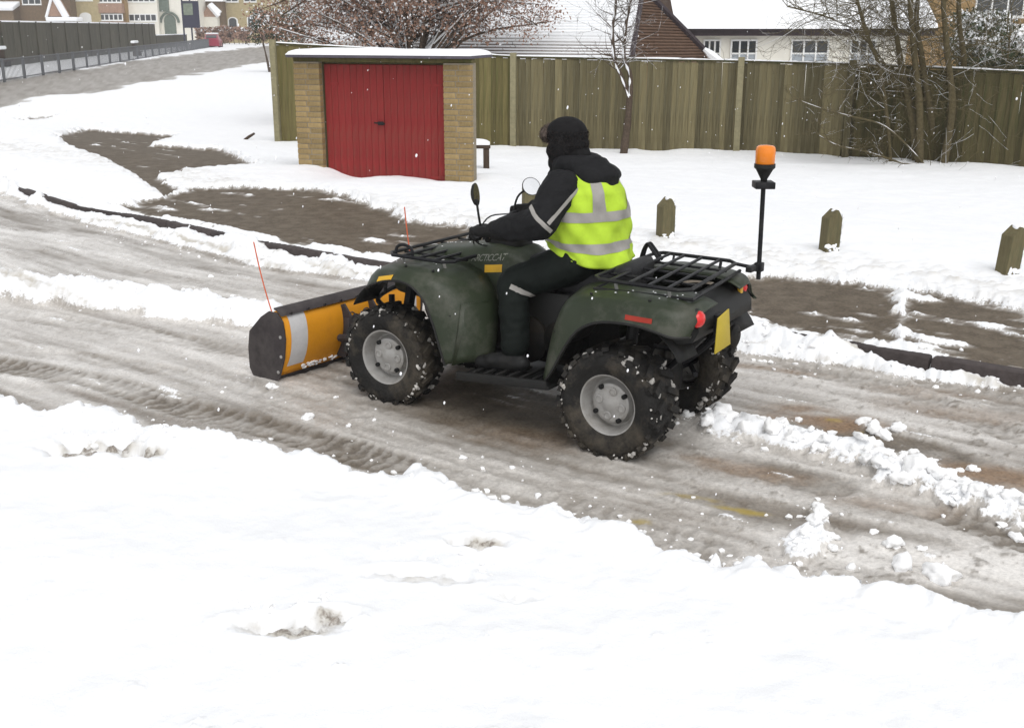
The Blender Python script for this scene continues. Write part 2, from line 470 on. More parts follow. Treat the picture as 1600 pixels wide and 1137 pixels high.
    for P, a in BARE:
        sd = inpoly(X, Y, P)
        k = sstep(-.06, .10, sd + .13 * n2 + .10 * n3); inside = np.maximum(inside, sstep(0, .22, sd))
        thr = fbm(sk * 1.1, dk * 5, None, 4, 61) * .8 + n2 * .35
        k = k * (sstep(a * 1.25 + .12, a * 1.25 - .25, thr + .45) if a < .9 else sstep(1.05, .72, thr + .42))
        verge = np.maximum(verge, k)
    verge = np.clip(verge, 0, 1)
    rim = 4 * verge * (1 - verge)
    Tv = .075 + .018 * n1 + .010 * n2 + .005 * n3 * sstep(6, 1, dk)
    rough_v = np.exp(-((dk - 2.0) / .55) ** 2)                    # trodden strip behind the pavement
    Tv = Tv + rough_v * (.03 * n2 + .03 * n3) + .03 * sstep(2.0, 3.2, dk)
    Tv = Tv * (.03 + .97 * sstep(.60, .05, verge)) * (1 - .68 * inside) * (.25 + .75 * sstep(.12, .4, dk + .1 * n2))
    Zv = Tv + .008 * rim * (.4 + n3)
    sf = inpoly(X, Y, FARROAD); kf = sstep(-.8, .5, sf + .9 * n1 + .8 * fbm(X * .5, Y * .5, None, 3, 71))
    beyondk = dk >= 0.02
    near = (dn > -.08) & (kb > 0) & ~beyondk
    # --- combine
    Z = Z + np.where(beyondk, Zv * (1 - kf * .7), lerp(Zr, np.maximum(Zb, Zr * .3), kb))
    cov = sstep(-.12, .22, fbm(sk * 1.5, dk * 2, None, 3, 91) + .16 + .2 * n3) * sstep(-.10, -.02, dk) * sstep(.26, .16, dk)
    Z = Z + cov * (.045 + .012 * n3)
    snow = np.where(beyondk, 1 - verge, lerp(snow_r, snow_b, kb))
    snow = np.where(beyondk, snow * (1 - kf), snow)
    snow = np.maximum(snow, cov)
    bare = np.where(beyondk, verge, bare_r * (1 - kb))
    bare = np.where(beyondk & (kf > .01), np.maximum(bare * 0, kf * (.50 + .3 * n2)), bare)
    brown = np.where(beyondk, 0, brn); tone = np.where(beyondk, np.where(kf > .1, .15 * n2 - .1, n2), tone * (1 - kb))
    bare = bare * (1 - cov); bare = bare * (1 - np.clip(snow, 0, 1) * .9)
    # on the snow: faint trodden grey near the pavement edge
    soil = np.where(beyondk, rough_v * np.clip(.2 + .8 * n3 + .4 * n2, 0, 1) * .35 * snow, 0)
    tone = np.where(beyondk & (snow > .5), -soil, tone); tone = np.where(~beyondk & (kb > .5), -.42 * soilb, tone)
    lab = np.zeros(X.shape, int)                                  # 0 ground, 1 road, 2 pavement, 3 windrow, 4 far road
    lab[road & (kb < .5)] = 1
    lab[isW & (kb < .5)] = 3
    lab[beyondk & (dk < 1.85)] = 2
    lab[beyondk & (verge > .5)] = 2
    lab[beyondk & (sf > 0)] = 4
    # drift against the garage and the fence
    return Z, snow, bare, brown, tone, yel, lab

def ground_mat():
    m = bpy.data.materials.new('snowy_ground'); m.use_nodes = True
    N, L = m.node_tree.nodes, m.node_tree.links; bs = N['Principled BSDF']
    def attr(n): a = N.new('ShaderNodeAttribute'); a.attribute_name = n; return a.outputs['Fac']
    def mix(f, a, b, bt='MIX'):
        x = N.new('ShaderNodeMix'); x.data_type = 'RGBA'; x.blend_type = bt
        if isinstance(f, float): x.inputs['Factor'].default_value = f
        else: L.new(f, x.inputs['Factor'])
        for k, v in (('A', a), ('B', b)):
            if isinstance(v, tuple): x.inputs[k].default_value = (*v, 1)
            else: L.new(v, x.inputs[k])
        return x.outputs['Result']
    def rng(v, a, b, c, d):
        x = N.new('ShaderNodeMapRange'); L.new(v, x.inputs['Value'])
        for k, q in zip(('From Min', 'From Max', 'To Min', 'To Max'), (a, b, c, d)): x.inputs[k].default_value = q
        return x.outputs[0]
    def math_(op, a, b):
        x = N.new('ShaderNodeMath'); x.operation = op
        for i, v in enumerate((a, b)):
            if isinstance(v, (int, float)): x.inputs[i].default_value = v
            else: L.new(v, x.inputs[i])
        return x.outputs[0]
    geo = N.new('ShaderNodeNewGeometry')
    def noise(s, det=5, ro=.6):
        x = N.new('ShaderNodeTexNoise'); x.inputs['Scale'].default_value = s; x.inputs['Detail'].default_value = det; x.inputs['Roughness'].default_value = ro
        L.new(geo.outputs['Position'], x.inputs['Vector']); return x.outputs['Fac']
    nf, nc, ng = noise(55), noise(7), noise(160, 3)
    slush = mix(rng(attr('tone'), -.55, .75, 0, 1), (.235, .205, .172), (.76, .738, .705))
    slush = mix(1.0, slush, mix(rng(nf, .3, .7, 0, 1), (.80, .79, .78), (1.14, 1.13, 1.12)), 'MULTIPLY')
    asph = mix(rng(nf, .35, .65, 0, 1), (.068, .053, .037), (.130, .104, .075))
    asph = mix(rng(nc, .42, .66, 0, .5), asph, (.200, .166, .126))
    mud = mix(rng(nf, .35, .65, 0, 1), (.15, .085, .040), (.28, .175, .095))
    c = mix(attr('bare'), slush, asph)
    c = mix(math_('MULTIPLY', attr('brown'), .85), c, mud)
    c = mix(math_('MULTIPLY', attr('yellow'), .75), c, (.40, .29, .035))
    sn = mix(rng(nc, .3, .7, 0, 1), (.84, .85, .865), (.885, .89, .90))
    sn = mix(rng(attr('tone'), 0, -.4, 0, .8), sn, (.44, .40, .33))
    sm = math_('ADD', attr('snow'), rng(nf, .3, .7, -.22, .22))
    sf = rng(sm, .40, .62, 0, 1)
    c = mix(sf, c, sn)
    L.new(c, bs.inputs['Base Color'])
    ro = rng(attr('bare'), 0, 1, .24, .62)
    mr = N.new('ShaderNodeMix'); mr.data_type = 'FLOAT'; L.new(sf, mr.inputs[0]); L.new(ro, mr.inputs[2]); mr.inputs[3].default_value = .8
    L.new(mr.outputs[0], bs.inputs['Roughness'])
    L.new(rng(attr('bare'), 0, 1, .45, .12), bs.inputs['Specular IOR Level'])
    bp = N.new('ShaderNodeBump'); bp.inputs['Strength'].default_value = .32; bp.inputs['Distance'].default_value = .012
    L.new(math_('ADD', nf, math_('MULTIPLY', ng, .5)), bp.inputs['Height']); L.new(bp.outputs[0], bs.inputs['Normal'])
    return m
M['ground'] = ground_mat()

def build_ground():
    q = np.concatenate([np.linspace(-1.8, 1.6, 8, endpoint=False),
                        np.exp(np.linspace(math.log(1.6), math.log(34), 800)),
                        np.exp(np.linspace(math.log(35), math.log(900), 110))])
    tin = np.linspace(-.52, .52, 600)
    tout = .52 + (np.linspace(0, 1, 46)[1:] ** 2.2) * 3.2
    t = np.concatenate([-tout[::-1], tin, tout])
    QQ, TT = np.meshgrid(q, t, indexing='ij')
    X = TT * (QQ + 2.5); Y = QQ.copy()
    sh = X.shape
    Z, snow, bare, brown, tone, yel, lab = [a.reshape(sh) for a in terrain(X.ravel(), Y.ravel())]
    Z = Z + DRIFT(X, Y)
    nr, nc = sh
    idx = np.arange(nr * nc).reshape(sh)
    F = np.stack([idx[:-1, :-1], idx[:-1, 1:], idx[1:, 1:], idx[1:, :-1]], -1).reshape(-1, 4)
    LB = lab[:-1, :-1].ravel()
    V = np.stack([X, Y, Z], -1).reshape(-1, 3)
    A = dict(snow=snow, bare=bare, brown=brown, tone=tone, yellow=yel)
    names = {0: ('ground', 'structure'), 1: ('road', 'structure'), 2: ('pavement', 'structure'), 3: ('snow_windrow', 'stuff'), 4: ('far_road', 'structure')}
    for lb, (nm, kd) in names.items():
        f = F[LB == lb]
        if not len(f): continue
        u, inv = np.unique(f, return_inverse=True); inv = inv.reshape(f.shape)
        me = bpy.data.meshes.new(nm)
        me.vertices.add(len(u)); me.vertices.foreach_set('co', V[u].ravel())
        me.loops.add(f.size); me.loops.foreach_set('vertex_index', inv.ravel().astype(np.int32))
        me.polygons.add(len(f)); me.polygons.foreach_set('loop_start', np.arange(0, f.size, 4, dtype=np.int32))
        me.update(calc_edges=True); me.validate()
        for k, a in A.items():
            at = me.attributes.new(k, 'FLOAT', 'POINT'); at.data.foreach_set('value', a.ravel()[u].astype(np.float32))
        me.shade_smooth()
        me.materials.append(M['ground'])
        o = bpy.data.objects.new(nm, me); COL.objects.link(o); o['kind'] = kd
        if lb == 3: tag(o, 'long ridge of ploughed snow lying along the slushy road', 'snow ridge')
def ground_z(x, y):
    X, Y = np.array([float(x)]), np.array([float(y)])
    return float(terrain(X, Y)[0][0] + DRIFT(X, Y)[0])
# ---- garage and fence footprint (needed by the snow drifts)
GL = on_ground(467, 262, .09); GR = on_ground(737, 287, .09)
GR[1] += .30; GL[1] -= .15; GR[0] -= .01; GL[0] += .025
GDIR = (GR - GL)[:2] / np.linalg.norm((GR - GL)[:2]); GW = float(np.linalg.norm((GR - GL)[:2]))
GN = np.array([-GDIR[1], GDIR[0]])                 # pointing away from the camera
FENCE = [on_ground(437, 222, .09), on_ground(803, 231, .09), on_ground(1151, 238, .09), on_ground(1322, 247, .09), on_ground(1640, 266, .09), on_ground(2100, 300, .09)]
def DRIFT(X, Y):
    d = (X - GL[0]) * GN[0] + (Y - GL[1]) * GN[1]; u = (X - GL[0]) * GDIR[0] + (Y - GL[1]) * GDIR[1]
    k = np.exp(-np.clip(-d, 0, 9) / .9) * sstep(-1.0, 0.3, u) * sstep(GW + 1.0, GW - .3, u) * (d < 1)
    z = k * (.0 + .05 * np.sin(u * 2.1 + 2.2) + .03 * np.sin(u * 5.3)) - .10 * np.exp(-((u - GW + .15) / .35) ** 2) * np.exp(-(d / .4) ** 2)
    df, s, sg = polyd(X, Y, [p[:2] for p in FENCE])
    z = z + np.exp(-(df / .8) ** 2) * (.02 + .05 * fbm(s * .8, s * 0, None, 3, 81))
    return z

# ================================================================== materials of the setting
M['kerb'] = mat('kerb_stone', (.060, .050, .048), .8, var=.2, scale=20, rnd=.2, bump=.3)
M['brick'] = mat('buff_brick', (.30, .215, .100), .85, var=.22, scale=18, rnd=.22, bump=.3, dirt=(.20, .155, .08))
M['mortar'] = mat('mortar', (.25, .215, .16), .9, var=.15, scale=30)
M['brickwall'] = mat('buff_wall', (.22, .165, .09), .9, var=.2, scale=8)
M['door'] = mat('red_door_paint', (.225, .024, .023), .6, var=.16, scale=5, rnd=.07, stretch=(3, 3, .6), dirt=(.155, .052, .036), dirt_amt=.7, bump=.15)
M['iron'] = mat('black_iron', (.02, .02, .02), .5, metal=.4)
M['slab'] = mat('roof_slab', (.10, .09, .11), .8, var=.15)
M['fence_a'] = mat('fence_olive', (.135, .112, .046), .9, spec=.2, var=.3, scale=7, rnd=.38, stretch=(4, 4, .5), bump=.25, dirt=(.085, .098, .028), dirt_amt=.7)
M['fence_b'] = mat('fence_weathered', (.135, .114, .060), .9, spec=.2, var=.3, scale=7, rnd=.36, stretch=(4, 4, .5), bump=.25, dirt=(.175, .165, .105), dirt_amt=.55)
M['fence_c'] = mat('fence_dark', (.072, .060, .028), .85, var=.3, scale=7, rnd=.25, stretch=(4, 4, .5), bump=.25, dirt=(.035, .050, .016), dirt_amt=.8)
M['post'] = mat('concrete_post', (.24, .215, .13), .9, var=.18, scale=12, rnd=.1, bump=.3)
M['wood_grey'] = mat('weathered_timber', (.135, .115, .062), .85, var=.25, scale=9, rnd=.12, stretch=(5, 5, .7), bump=.4, dirt=(.10, .10, .055), dirt_amt=.7)
M['wood_dark'] = mat('dark_timber', (.065, .045, .032), .85, var=.25, scale=9, stretch=(5, 5, .7))
M['bark'] = mat('bark', (.085, .062, .045), .9, var=.3, scale=25, bump=.5)
M['bark_green'] = mat('bark_mossy', (.105, .085, .045), .9, var=.3, scale=20, bump=.4)
M['leaf_brown'] = mat('dead_leaves', (.30, .185, .135), .8, var=.35, scale=3)
M['leaf_green'] = mat('evergreen', (.035, .052, .026), .7, var=.4, scale=3)
M['tile'] = mat('brown_roof_tile', (.105, .062, .040), .8, var=.25, scale=6, rnd=.12)
M['white_wall'] = mat('white_render', (.74, .71, .63), .85, var=.05, scale=2)
M['white_frame'] = mat('white_frame', (.78, .78, .76), .5, var=.03)
M['glass'] = mat('window_glass', (.045, .05, .055), .08, var=.2, scale=1, spec=.6)
M['curtain'] = mat('net_curtain', (.34, .37, .40), .7, var=.12, scale=6)
M['fascia'] = mat('dark_fascia', (.045, .034, .038), .6, var=.15)
M['tan_brick'] = mat('tan_brick', (.30, .20, .095), .9, var=.18, scale=5)
M['brown_brick'] = mat('brown_brick', (.17, .12, .075), .9, var=.2, scale=4)
M['buff_brick2'] = mat('pale_buff_brick', (.40, .33, .19), .9, var=.15, scale=3)
M['pink_tile'] = mat('tile_hanging', (.34, .22, .16), .9, var=.2, scale=5)
M['dark_green_tile'] = mat('grey_green_cladding', (.13, .155, .13), .8, var=.2, scale=4)
M['far_fence'] = mat('old_board_fence', (.088, .080, .062), .9, var=.3, scale=1.5, rnd=.1, stretch=(2, 2, .6), dirt=(.070, .080, .055), dirt_amt=.6)
M['steel'] = mat('galvanised_steel', (.16, .165, .175), .6, metal=.2, var=.1)
M['sign_dark'] = mat('slate_board', (.035, .035, .06), .5, var=.1)
M['sign_panel'] = mat('grey_green_panel', (.19, .22, .17), .6, var=.25, scale=3)
M['red_car'] = mat('red_car_paint', (.30, .045, .075), .35, var=.08, coat=.5)
M['rubber'] = mat('far_rubber', (.02, .02, .02), .8)

def V2(p): return (float(p[0]), float(p[1]))

def build_kerb():
    k = empty('kerb', (0, 0, 0), kind='structure')
    d = np.linalg.norm(np.diff(KERB, axis=0), axis=1); cum = np.concatenate([[0], np.cumsum(d)])
    def P(s): return np.array([np.interp(s, cum, KERB[:, 0]), np.interp(s, cum, KERB[:, 1])])
    me = mesh_from('kerb_stone', *[getattr(MB().box((0, 0, 0), (.908, .125, .25), bev=.018), q) for q in 'vf'])
    me.materials.append(M['kerb']); me.shade_smooth(); me.set_sharp_from_angle(angle=R(40))
    s = 0.0
    while s < cum[-1] - 1:
        a, b = P(s), P(s + .912); c = (a + b) / 2; an = math.atan2(b[1] - a[1], b[0] - a[0])
        n = np.array([-math.sin(an), math.cos(an)])
        inst('kerb_stone', me, None, k, (*(c + n * .055), -.017 + random.uniform(-.006, .006)), (0, 0, an), (np.linalg.norm(b - a) / .915, 1, 1))
        s += .915

def place(name, P0, dirx, z, **k):
    return empty(name, (P0[0], P0[1], z), math.atan2(dirx[1], dirx[0]), **k)

def build_garage():
    zb = -.18
    ztop = at_y(600, 98, (GL[1] + GR[1]) / 2)[2]        # underside of the roof slab
    H = ztop - zb
    g = place('garage', GL, GDIR, zb, label='small brick garage with red double doors and a snow covered flat roof', cat='garage')
    D = .80; pw = .40
    core = MB().box((pw/2, .12, H/2), (pw - .02, .22, H)); 
    # walls
    w = MB(); w.box((GW/2, D - .1, H/2), (GW - .9, .2, H)); w.box((.36, .24 + (D - .44)/2, H/2), (.2, D - .44, H)); w.box((GW - .36, .24 + (D - .44)/2, H/2), (.2, D - .44, H))
    tag(obj('wall', w, M['brickwall'], g))
    meS = mesh_from('brick', *[getattr(MB().box((0, 0, 0), (.215, .10, .065), bev=.006), q) for q in 'vf']); meS.materials.append(M['brick'])
    for x0 in (0.0, GW - pw):
        pr_ = MB().box((x0 + pw/2, .12, H/2), (pw - .012, .225, H)); p = obj('pier', pr_, M['mortar'], g)
        n = int(H / .075)
        for r in range(n):
            z = .0375 + r * .075
            L = [(.2, ), ] and ([(.0, .215), (.227, .173)] if r % 2 else [(.0, .173), (.185, .215)])
            for a, ln in L:
                inst('brick', meS, None, p, (x0 + a + ln/2, .052 + random.uniform(-.003, .002), z), (random.uniform(-.01, .01), 0, random.uniform(-.012, .012)), (ln/.215, 1, 1))
    # doors
    dw = (GW - 2*pw - .06) / 2; dh = H - .03
    pm = {}
    for s in (0, 1):
        x0 = pw + .02 + s * (dw + .005)
        dr = obj('door', MB().box((x0 + dw/2, .155, dh/2), (dw, .03, dh)), M['door'], g)
        npk = 9; pwid = dw / npk
        mp = pm.setdefault('m', mesh_from('plank', *[getattr(MB().box((0, 0, 0), (pwid - .002, .022, dh - .02), bev=.004), q) for q in 'vf']))
        for i in range(npk):
            inst('plank', mp, M['door'], dr, (x0 + pwid * (i + .5), .132 + random.uniform(-.002, .002), dh/2 + .005))
        if s == 0:
            hd = MB(); hd.box((x0 + dw - .05, .112, H * .54), (.09, .018, .05), bev=.005); hd.tube([(x0 + dw - .05, .115, H*.54), (x0 + dw - .05, .07, H*.54)], .010, 6); hd.tube([(x0 + dw - .13, .068, H*.54 + .01), (x0 + dw + .03, .068, H*.54)], .012, 6)
            obj('handle', hd, M['iron'], dr)
        for z in (.25, H - .3):
            xh = x0 + .12 if s == 0 else x0 + dw - .12
            obj('hinge', MB().box((xh, .117, z), (.2, .008, .035)), M['door'], dr)
    obj('door_frame', MB().box((pw + .008, .16, H/2), (.022, .09, H)).box((GW - pw - .008, .16, H/2), (.022, .09, H)).box((GW/2, .16, H - .012), (GW - 2*pw - .04, .09, .024)), M['fence_c'], g)
    obj('lintel', MB().box((GW/2, .09, H + .03), (GW + .02, .14, .056), bev=.006), M['fence_a'], g)
    rf = obj('roof', MB().box((GW/2 - .01, D/2 - .03, H + .078), (GW + .08, D + .18, .036), bev=.006), M['slab'], g)
    # snow lying on the roof
    nx, ny = 60, 40; X, Y = np.meshgrid(np.linspace(-.055, GW + .035, nx), np.linspace(-.125, D + .06, ny), indexing='ij')
    ed = np.minimum(np.minimum(X + .055, GW + .035 - X) / .16, np.minimum(Y + .125, D + .06 - Y) / .09)
    Zs = H + .098 + .080 * np.clip(ed, 0, 1) ** .45 + .012 * fbm(X * 2, Y * 2, None, 3, 5) * np.clip(ed, 0, 1)
    idx = np.arange(nx * ny).reshape(nx, ny)
    f = np.stack([idx[:-1, :-1], idx[1:, :-1], idx[1:, 1:], idx[:-1, 1:]], -1).reshape(-1, 4)
    m = MB(); m.add(np.stack([X, Y, Zs], -1).reshape(-1, 3), f.tolist())
    obj('roof_snow', m, M['snow'], rf, smooth=80)

def build_fence():
    fz = -.33
    tops = [at_y(427, 70, FENCE[0][1])[2], at_y(803, 91, FENCE[1][1])[2], at_y(1155, 98, FENCE[2][1])[2], at_y(1322, 103, FENCE[3][1])[2], at_y(1640, 118, FENCE[4][1])[2], at_y(2100, 140, FENCE[5][1])[2]]
    mats = ['fence_a', 'fence_b', 'fence_b', 'fence_c', 'fence_c']
    F = empty('board_fence', (FENCE[0][0], FENCE[0][1], fz), label='tall weathered close board fence along the snowy verge behind the garage', cat='fence')
    O = np.array([FENCE[0][0], FENCE[0][1], fz])
    bme = {}
    for i in range(5):
        a, b = FENCE[i][:2], FENCE[i + 1][:2]; L = float(np.linalg.norm(b - a)); dr = (b - a) / L; an = math.atan2(dr[1], dr[0]); nrm = np.array([dr[1], -dr[0]])
        n = int(L / .118); w = L / n
        for k in range(n):
            t = (k + .5) / n; c = a + (b - a) * t
            zt = lerp(tops[i], tops[i + 1], t) + random.uniform(-.018, .018)
            key = (i,)
            if key not in bme:
                me = mesh_from('board', *[getattr(MB().box((0, 0, .5), (w * 1.14, .02, 1.0)), q) for q in 'vf']); me.materials.append(M[mats[i]]); bme[key] = me
            inst('board', bme[key], None, F, (*(c + nrm * (.012 if k % 2 else -.002) - O[:2]), 0), (0, random.uniform(-.009, .009), an + .05 + random.uniform(-.012, .012)), (1, 1, zt - fz))
        rl = MB(); m0 = np.array([*(a - O[:2]), 0]); m1 = np.array([*(b - O[:2]), 0])
        for hh in (.35, 1.0):
            rl.tube([m0 + [-nrm[0]*.04, -nrm[1]*.04, hh], m1 + [-nrm[0]*.04, -nrm[1]*.04, hh]], .035, 4)
        obj('rail', rl, M['fence_c'], F)
        cp = MB(); 
        q0, q1 = m0 + [0, 0, tops[i] - fz + .02], m1 + [0, 0, tops[i + 1] - fz + .02]
        ring = lambda q: [q + np.array([nrm[0]*u, nrm[1]*u, v]) for u, v in ((-.03, -.02), (.035, -.02), (.035, .018), (-.03, .018))]
        cp.loft([ring(q0), ring(q1)])
        obj('capping', cp, M['fence_c'], F)
        cs = MB(); r2 = lambda q, h: [q + np.array([nrm[0]*u, nrm[1]*u, v]) for u, v in ((-.028, .019), (.03, .019), (.02, .019 + h), (-.02, .019 + h))]
        ts = np.linspace(0.01, .99, 40); cs.loft([r2(q0 + (q1 - q0) * t, .012 + .014 * random.random()) for t in ts]); obj('capping_snow', cs, M['snow'], F)
    for i in range(6):
        p = FENCE[i]; h = tops[i] - fz + .10
        dr = (FENCE[min(i + 1, 5)] - FENCE[max(i - 1, 0)])[:2]; an = math.atan2(dr[1], dr[0]); nrm = np.array([math.sin(an), -math.cos(an)])
        pm = MB().box((0, 0, h/2), (.12, .12, h), bev=.012, taper=.96)
        po = obj('post', pm, M['post'] if i in (1, 2, 0) else M['fence_b'], F)
        po.location = (*(p[:2] + nrm * .07 - O[:2]), 0); po.rotation_euler = (0, 0, an)

BOLL = [(826, 336, 'weathered timber bollard showing behind the round handlebar mirror of the quad'),
        (1039, 374, 'snow capped timber bollard on the verge between rider and amber beacon'),
        (1294, 397, 'snow capped timber bollard on the verge, next one beyond the amber beacon'),
        (1571, 430, 'snow capped timber bollard on the verge, second one beyond the amber beacon')]
def build_bollards():
    for i, (px, py, lb) in enumerate(BOLL):
        P = on_ground(px, py, .06); gz = ground_z(P[0], P[1])
        h = .42 + .02 * (i % 2); w = .135
        b = empty('bollard', (P[0], P[1], gz - .10), R([12, 20, 14, 18][i]), label=lb, cat='bollard', group='timber bollards along the verge')
        b.rotation_euler = (R([0, 2, -1, 1][i]), R([1, -1, 2, 4][i]), b.rotation_euler[2])
        m = MB(); hw = w/2
        prof = [(-hw, 0), (hw, 0), (hw, h - .030), (hw*.40, h + .040), (hw*.18, h + .045), (-hw, h - .035)]
        m.prism(prof, -hw, hw, 'y'); o = obj('post', m, M['wood_grey'], b, smooth=0, bev=.006)
        c = MB().ball((hw*.50, 0, h + .020), (hw*.62, hw*.93, .036), 3, .25, i).ball((hw*.95, 0, h - .028), (hw*.30, hw*.85, .030), 2, .3, i + 9)
        obj('snow_cap', c, M['snow'], b, smooth=70)
        sd = MB(); rs = random.Random(40 + i)
        for q in range(26):
            t = rs.random(); sd.ball((hw + .002, rs.uniform(-hw, hw*.6), .12 + .30*t), (.006 + .004*rs.random(), rs.uniform(.010, .026), rs.uniform(.012, .040)), 1, .6, q)
            if q % 3 == 0: sd.ball((rs.uniform(-hw, hw), -hw - .002, .10 + .06*rs.random()), (rs.uniform(.01, .03), .008, rs.uniform(.01, .03)), 1, .6, q)
        tag(obj('clinging_snow', sd, M['snow'], b, smooth=70), kind='stuff')

def build_bench():
    P = on_ground(760, 272, 0); Q = on_ground(744, 232, 0)
    gz = ground_z(P[0], P[1])
    # low timber rail beside the garage: a thick plank carried on posts, snow lying on it
    t = empty('timber_rail', (P[0], P[1], gz - .05), 0, label='low dark timber rail with snow on top beside the red doored garage', cat='rail')
    h = at_y(760, 232, P[1])[2] - gz + .05
    obj('post', MB().box((0, 0, h/2), (.10, .10, h), bev=.008), M['wood_dark'], t)
    obj('plank', MB().box((-.36, .02, h + .03), (.86, .16, .06), bev=.008), M['wood_dark'], t)
    obj('post', MB().box((-.7, .04, h/2), (.10, .10, h), bev=.008), M['wood_dark'], t)
    s = MB(); rings = []
    for k in range(16):
        x = -.80 + .86 * k/15; e = 1 - abs(2*k/15 - 1) ** 6
        rings.append([(x, -.055, h + .06), (x, -.045, h + .09 + .03*e), (x, .02, h + .11 + .05*e), (x, .09, h + .09 + .03*e), (x, .095, h + .06)])
    s.loft(rings); obj('snow_cap', s, M['snow'], t, smooth=70)

# ------------------------------------------------------------------ trees
def snow_line(ms, path, rs, amt=.8):
    P = [np.array(p) for p in path]
    q, r = [], []
    for i, p in enumerate(P):
        d = P[min(i + 1, len(P) - 1)] - P[max(i - 1, 0)]; d = d / (np.linalg.norm(d) + 1e-9)
        side = np.array([-.55, -.5, .7]); side = side - d * (side @ d); side /= np.linalg.norm(side) + 1e-9
        q.append(p + side * rs[i] * .75); r.append(rs[i] * amt * (.65 + .35 * math.sin(i * 2.3 + p[0] * 9)) )
    ms.tube(q, r, 5)
def grow(mb, ms, p, d, L, r, depth, rnd, up=.15, snowp=.5, n=6, kids=(3, 5), curl=.35):
    P = [np.array(p, float)]; d = np.array(d, float); d /= np.linalg.norm(d); D = [d]
    for k in range(n):
        d = d + np.array([rnd.gauss(0, curl), rnd.gauss(0, curl), rnd.gauss(0, curl) + up]) * .33
        d /= np.linalg.norm(d); P.append(P[-1] + d * L / n); D.append(d)
    rs = [max(r * (1 - .8 * k / n), .0018) for k in range(n + 1)]
    mb.tube(P, rs, 5 if r < .03 else 7)
    if ms is not None and rnd.random() < snowp: snow_line(ms, P, rs)
    if depth > 0:
        for _ in range(rnd.randint(*kids)):
            k = rnd.randint(1, n); base = P[k]
            a = np.array([rnd.gauss(0, 1), rnd.gauss(0, 1), rnd.gauss(.1, .6)]); a /= np.linalg.norm(a)
            grow(mb, ms, base, D[k] * .8 + a * .8, L * rnd.uniform(.4, .65), max(rs[k] * .6, .003), depth - 1, rnd, up, snowp, max(4, n - 1), kids, curl)
def stem(mb, ms, pts, Y, r0, r1, n=18, dy=0.0, snow=.7):
    P = spline([at_y(x, y, Y + dy * i) for i, (x, y) in enumerate(pts)], n)
    rs = np.linspace(r0, r1, n) * (1 + .08 * np.sin(np.arange(n) * 1.3))
    mb.tube(P, rs, 8)
    if ms is not None and snow: snow_line(ms, P, rs * .9, snow)
    return P
def build_tree_slender():
    rnd = random.Random(5); B = on_ground(974, 248, 0); Y = B[1]
    t = empty('bare_tree', (B[0], B[1], B[2]), label='slender forked bare tree lined with snow in front of the fence', cat='tree')
    mb, ms, br = MB(), MB(), MB(); off = np.array(t.location)
    a = stem(mb, None, [(973, 252), (976, 228), (981, 190), (984, 150)], Y, .085, .055)
    l = stem(br, ms, [(984, 152), (972, 122), (961, 95), (957, 50), (962, 5), (960, -60), (955, -140)], Y, .042, .018, 26, snow=.8)
    r = stem(br, ms, [(985, 152), (985, 118), (975, 88), (978, 40), (986, 0), (1000, -50), (1010, -140)], Y, .045, .018, 26, snow=.8)
    for P, k0 in ((l, 6), (r, 7)):
        for k in range(k0, 26):
            for q in range(2):
                grow(br, ms, P[k], (rnd.gauss(0, 1), rnd.gauss(0, .6), .35), rnd.uniform(.35, .9), .010, 2, rnd, .2, .5, 5, (2, 4))
    grow(br, ms, a[-4], (-.8, -.2, -.1), .18, .012, 0, rnd)
    for m, nm, mt in ((mb, 'trunk', 'bark'), (br, 'branches', 'bark'), (ms, 'branch_snow', 'snow')):
        m.v = [tuple(np.array(p) - off) for p in m.v]; obj(nm, m, M[mt], t, smooth=60)
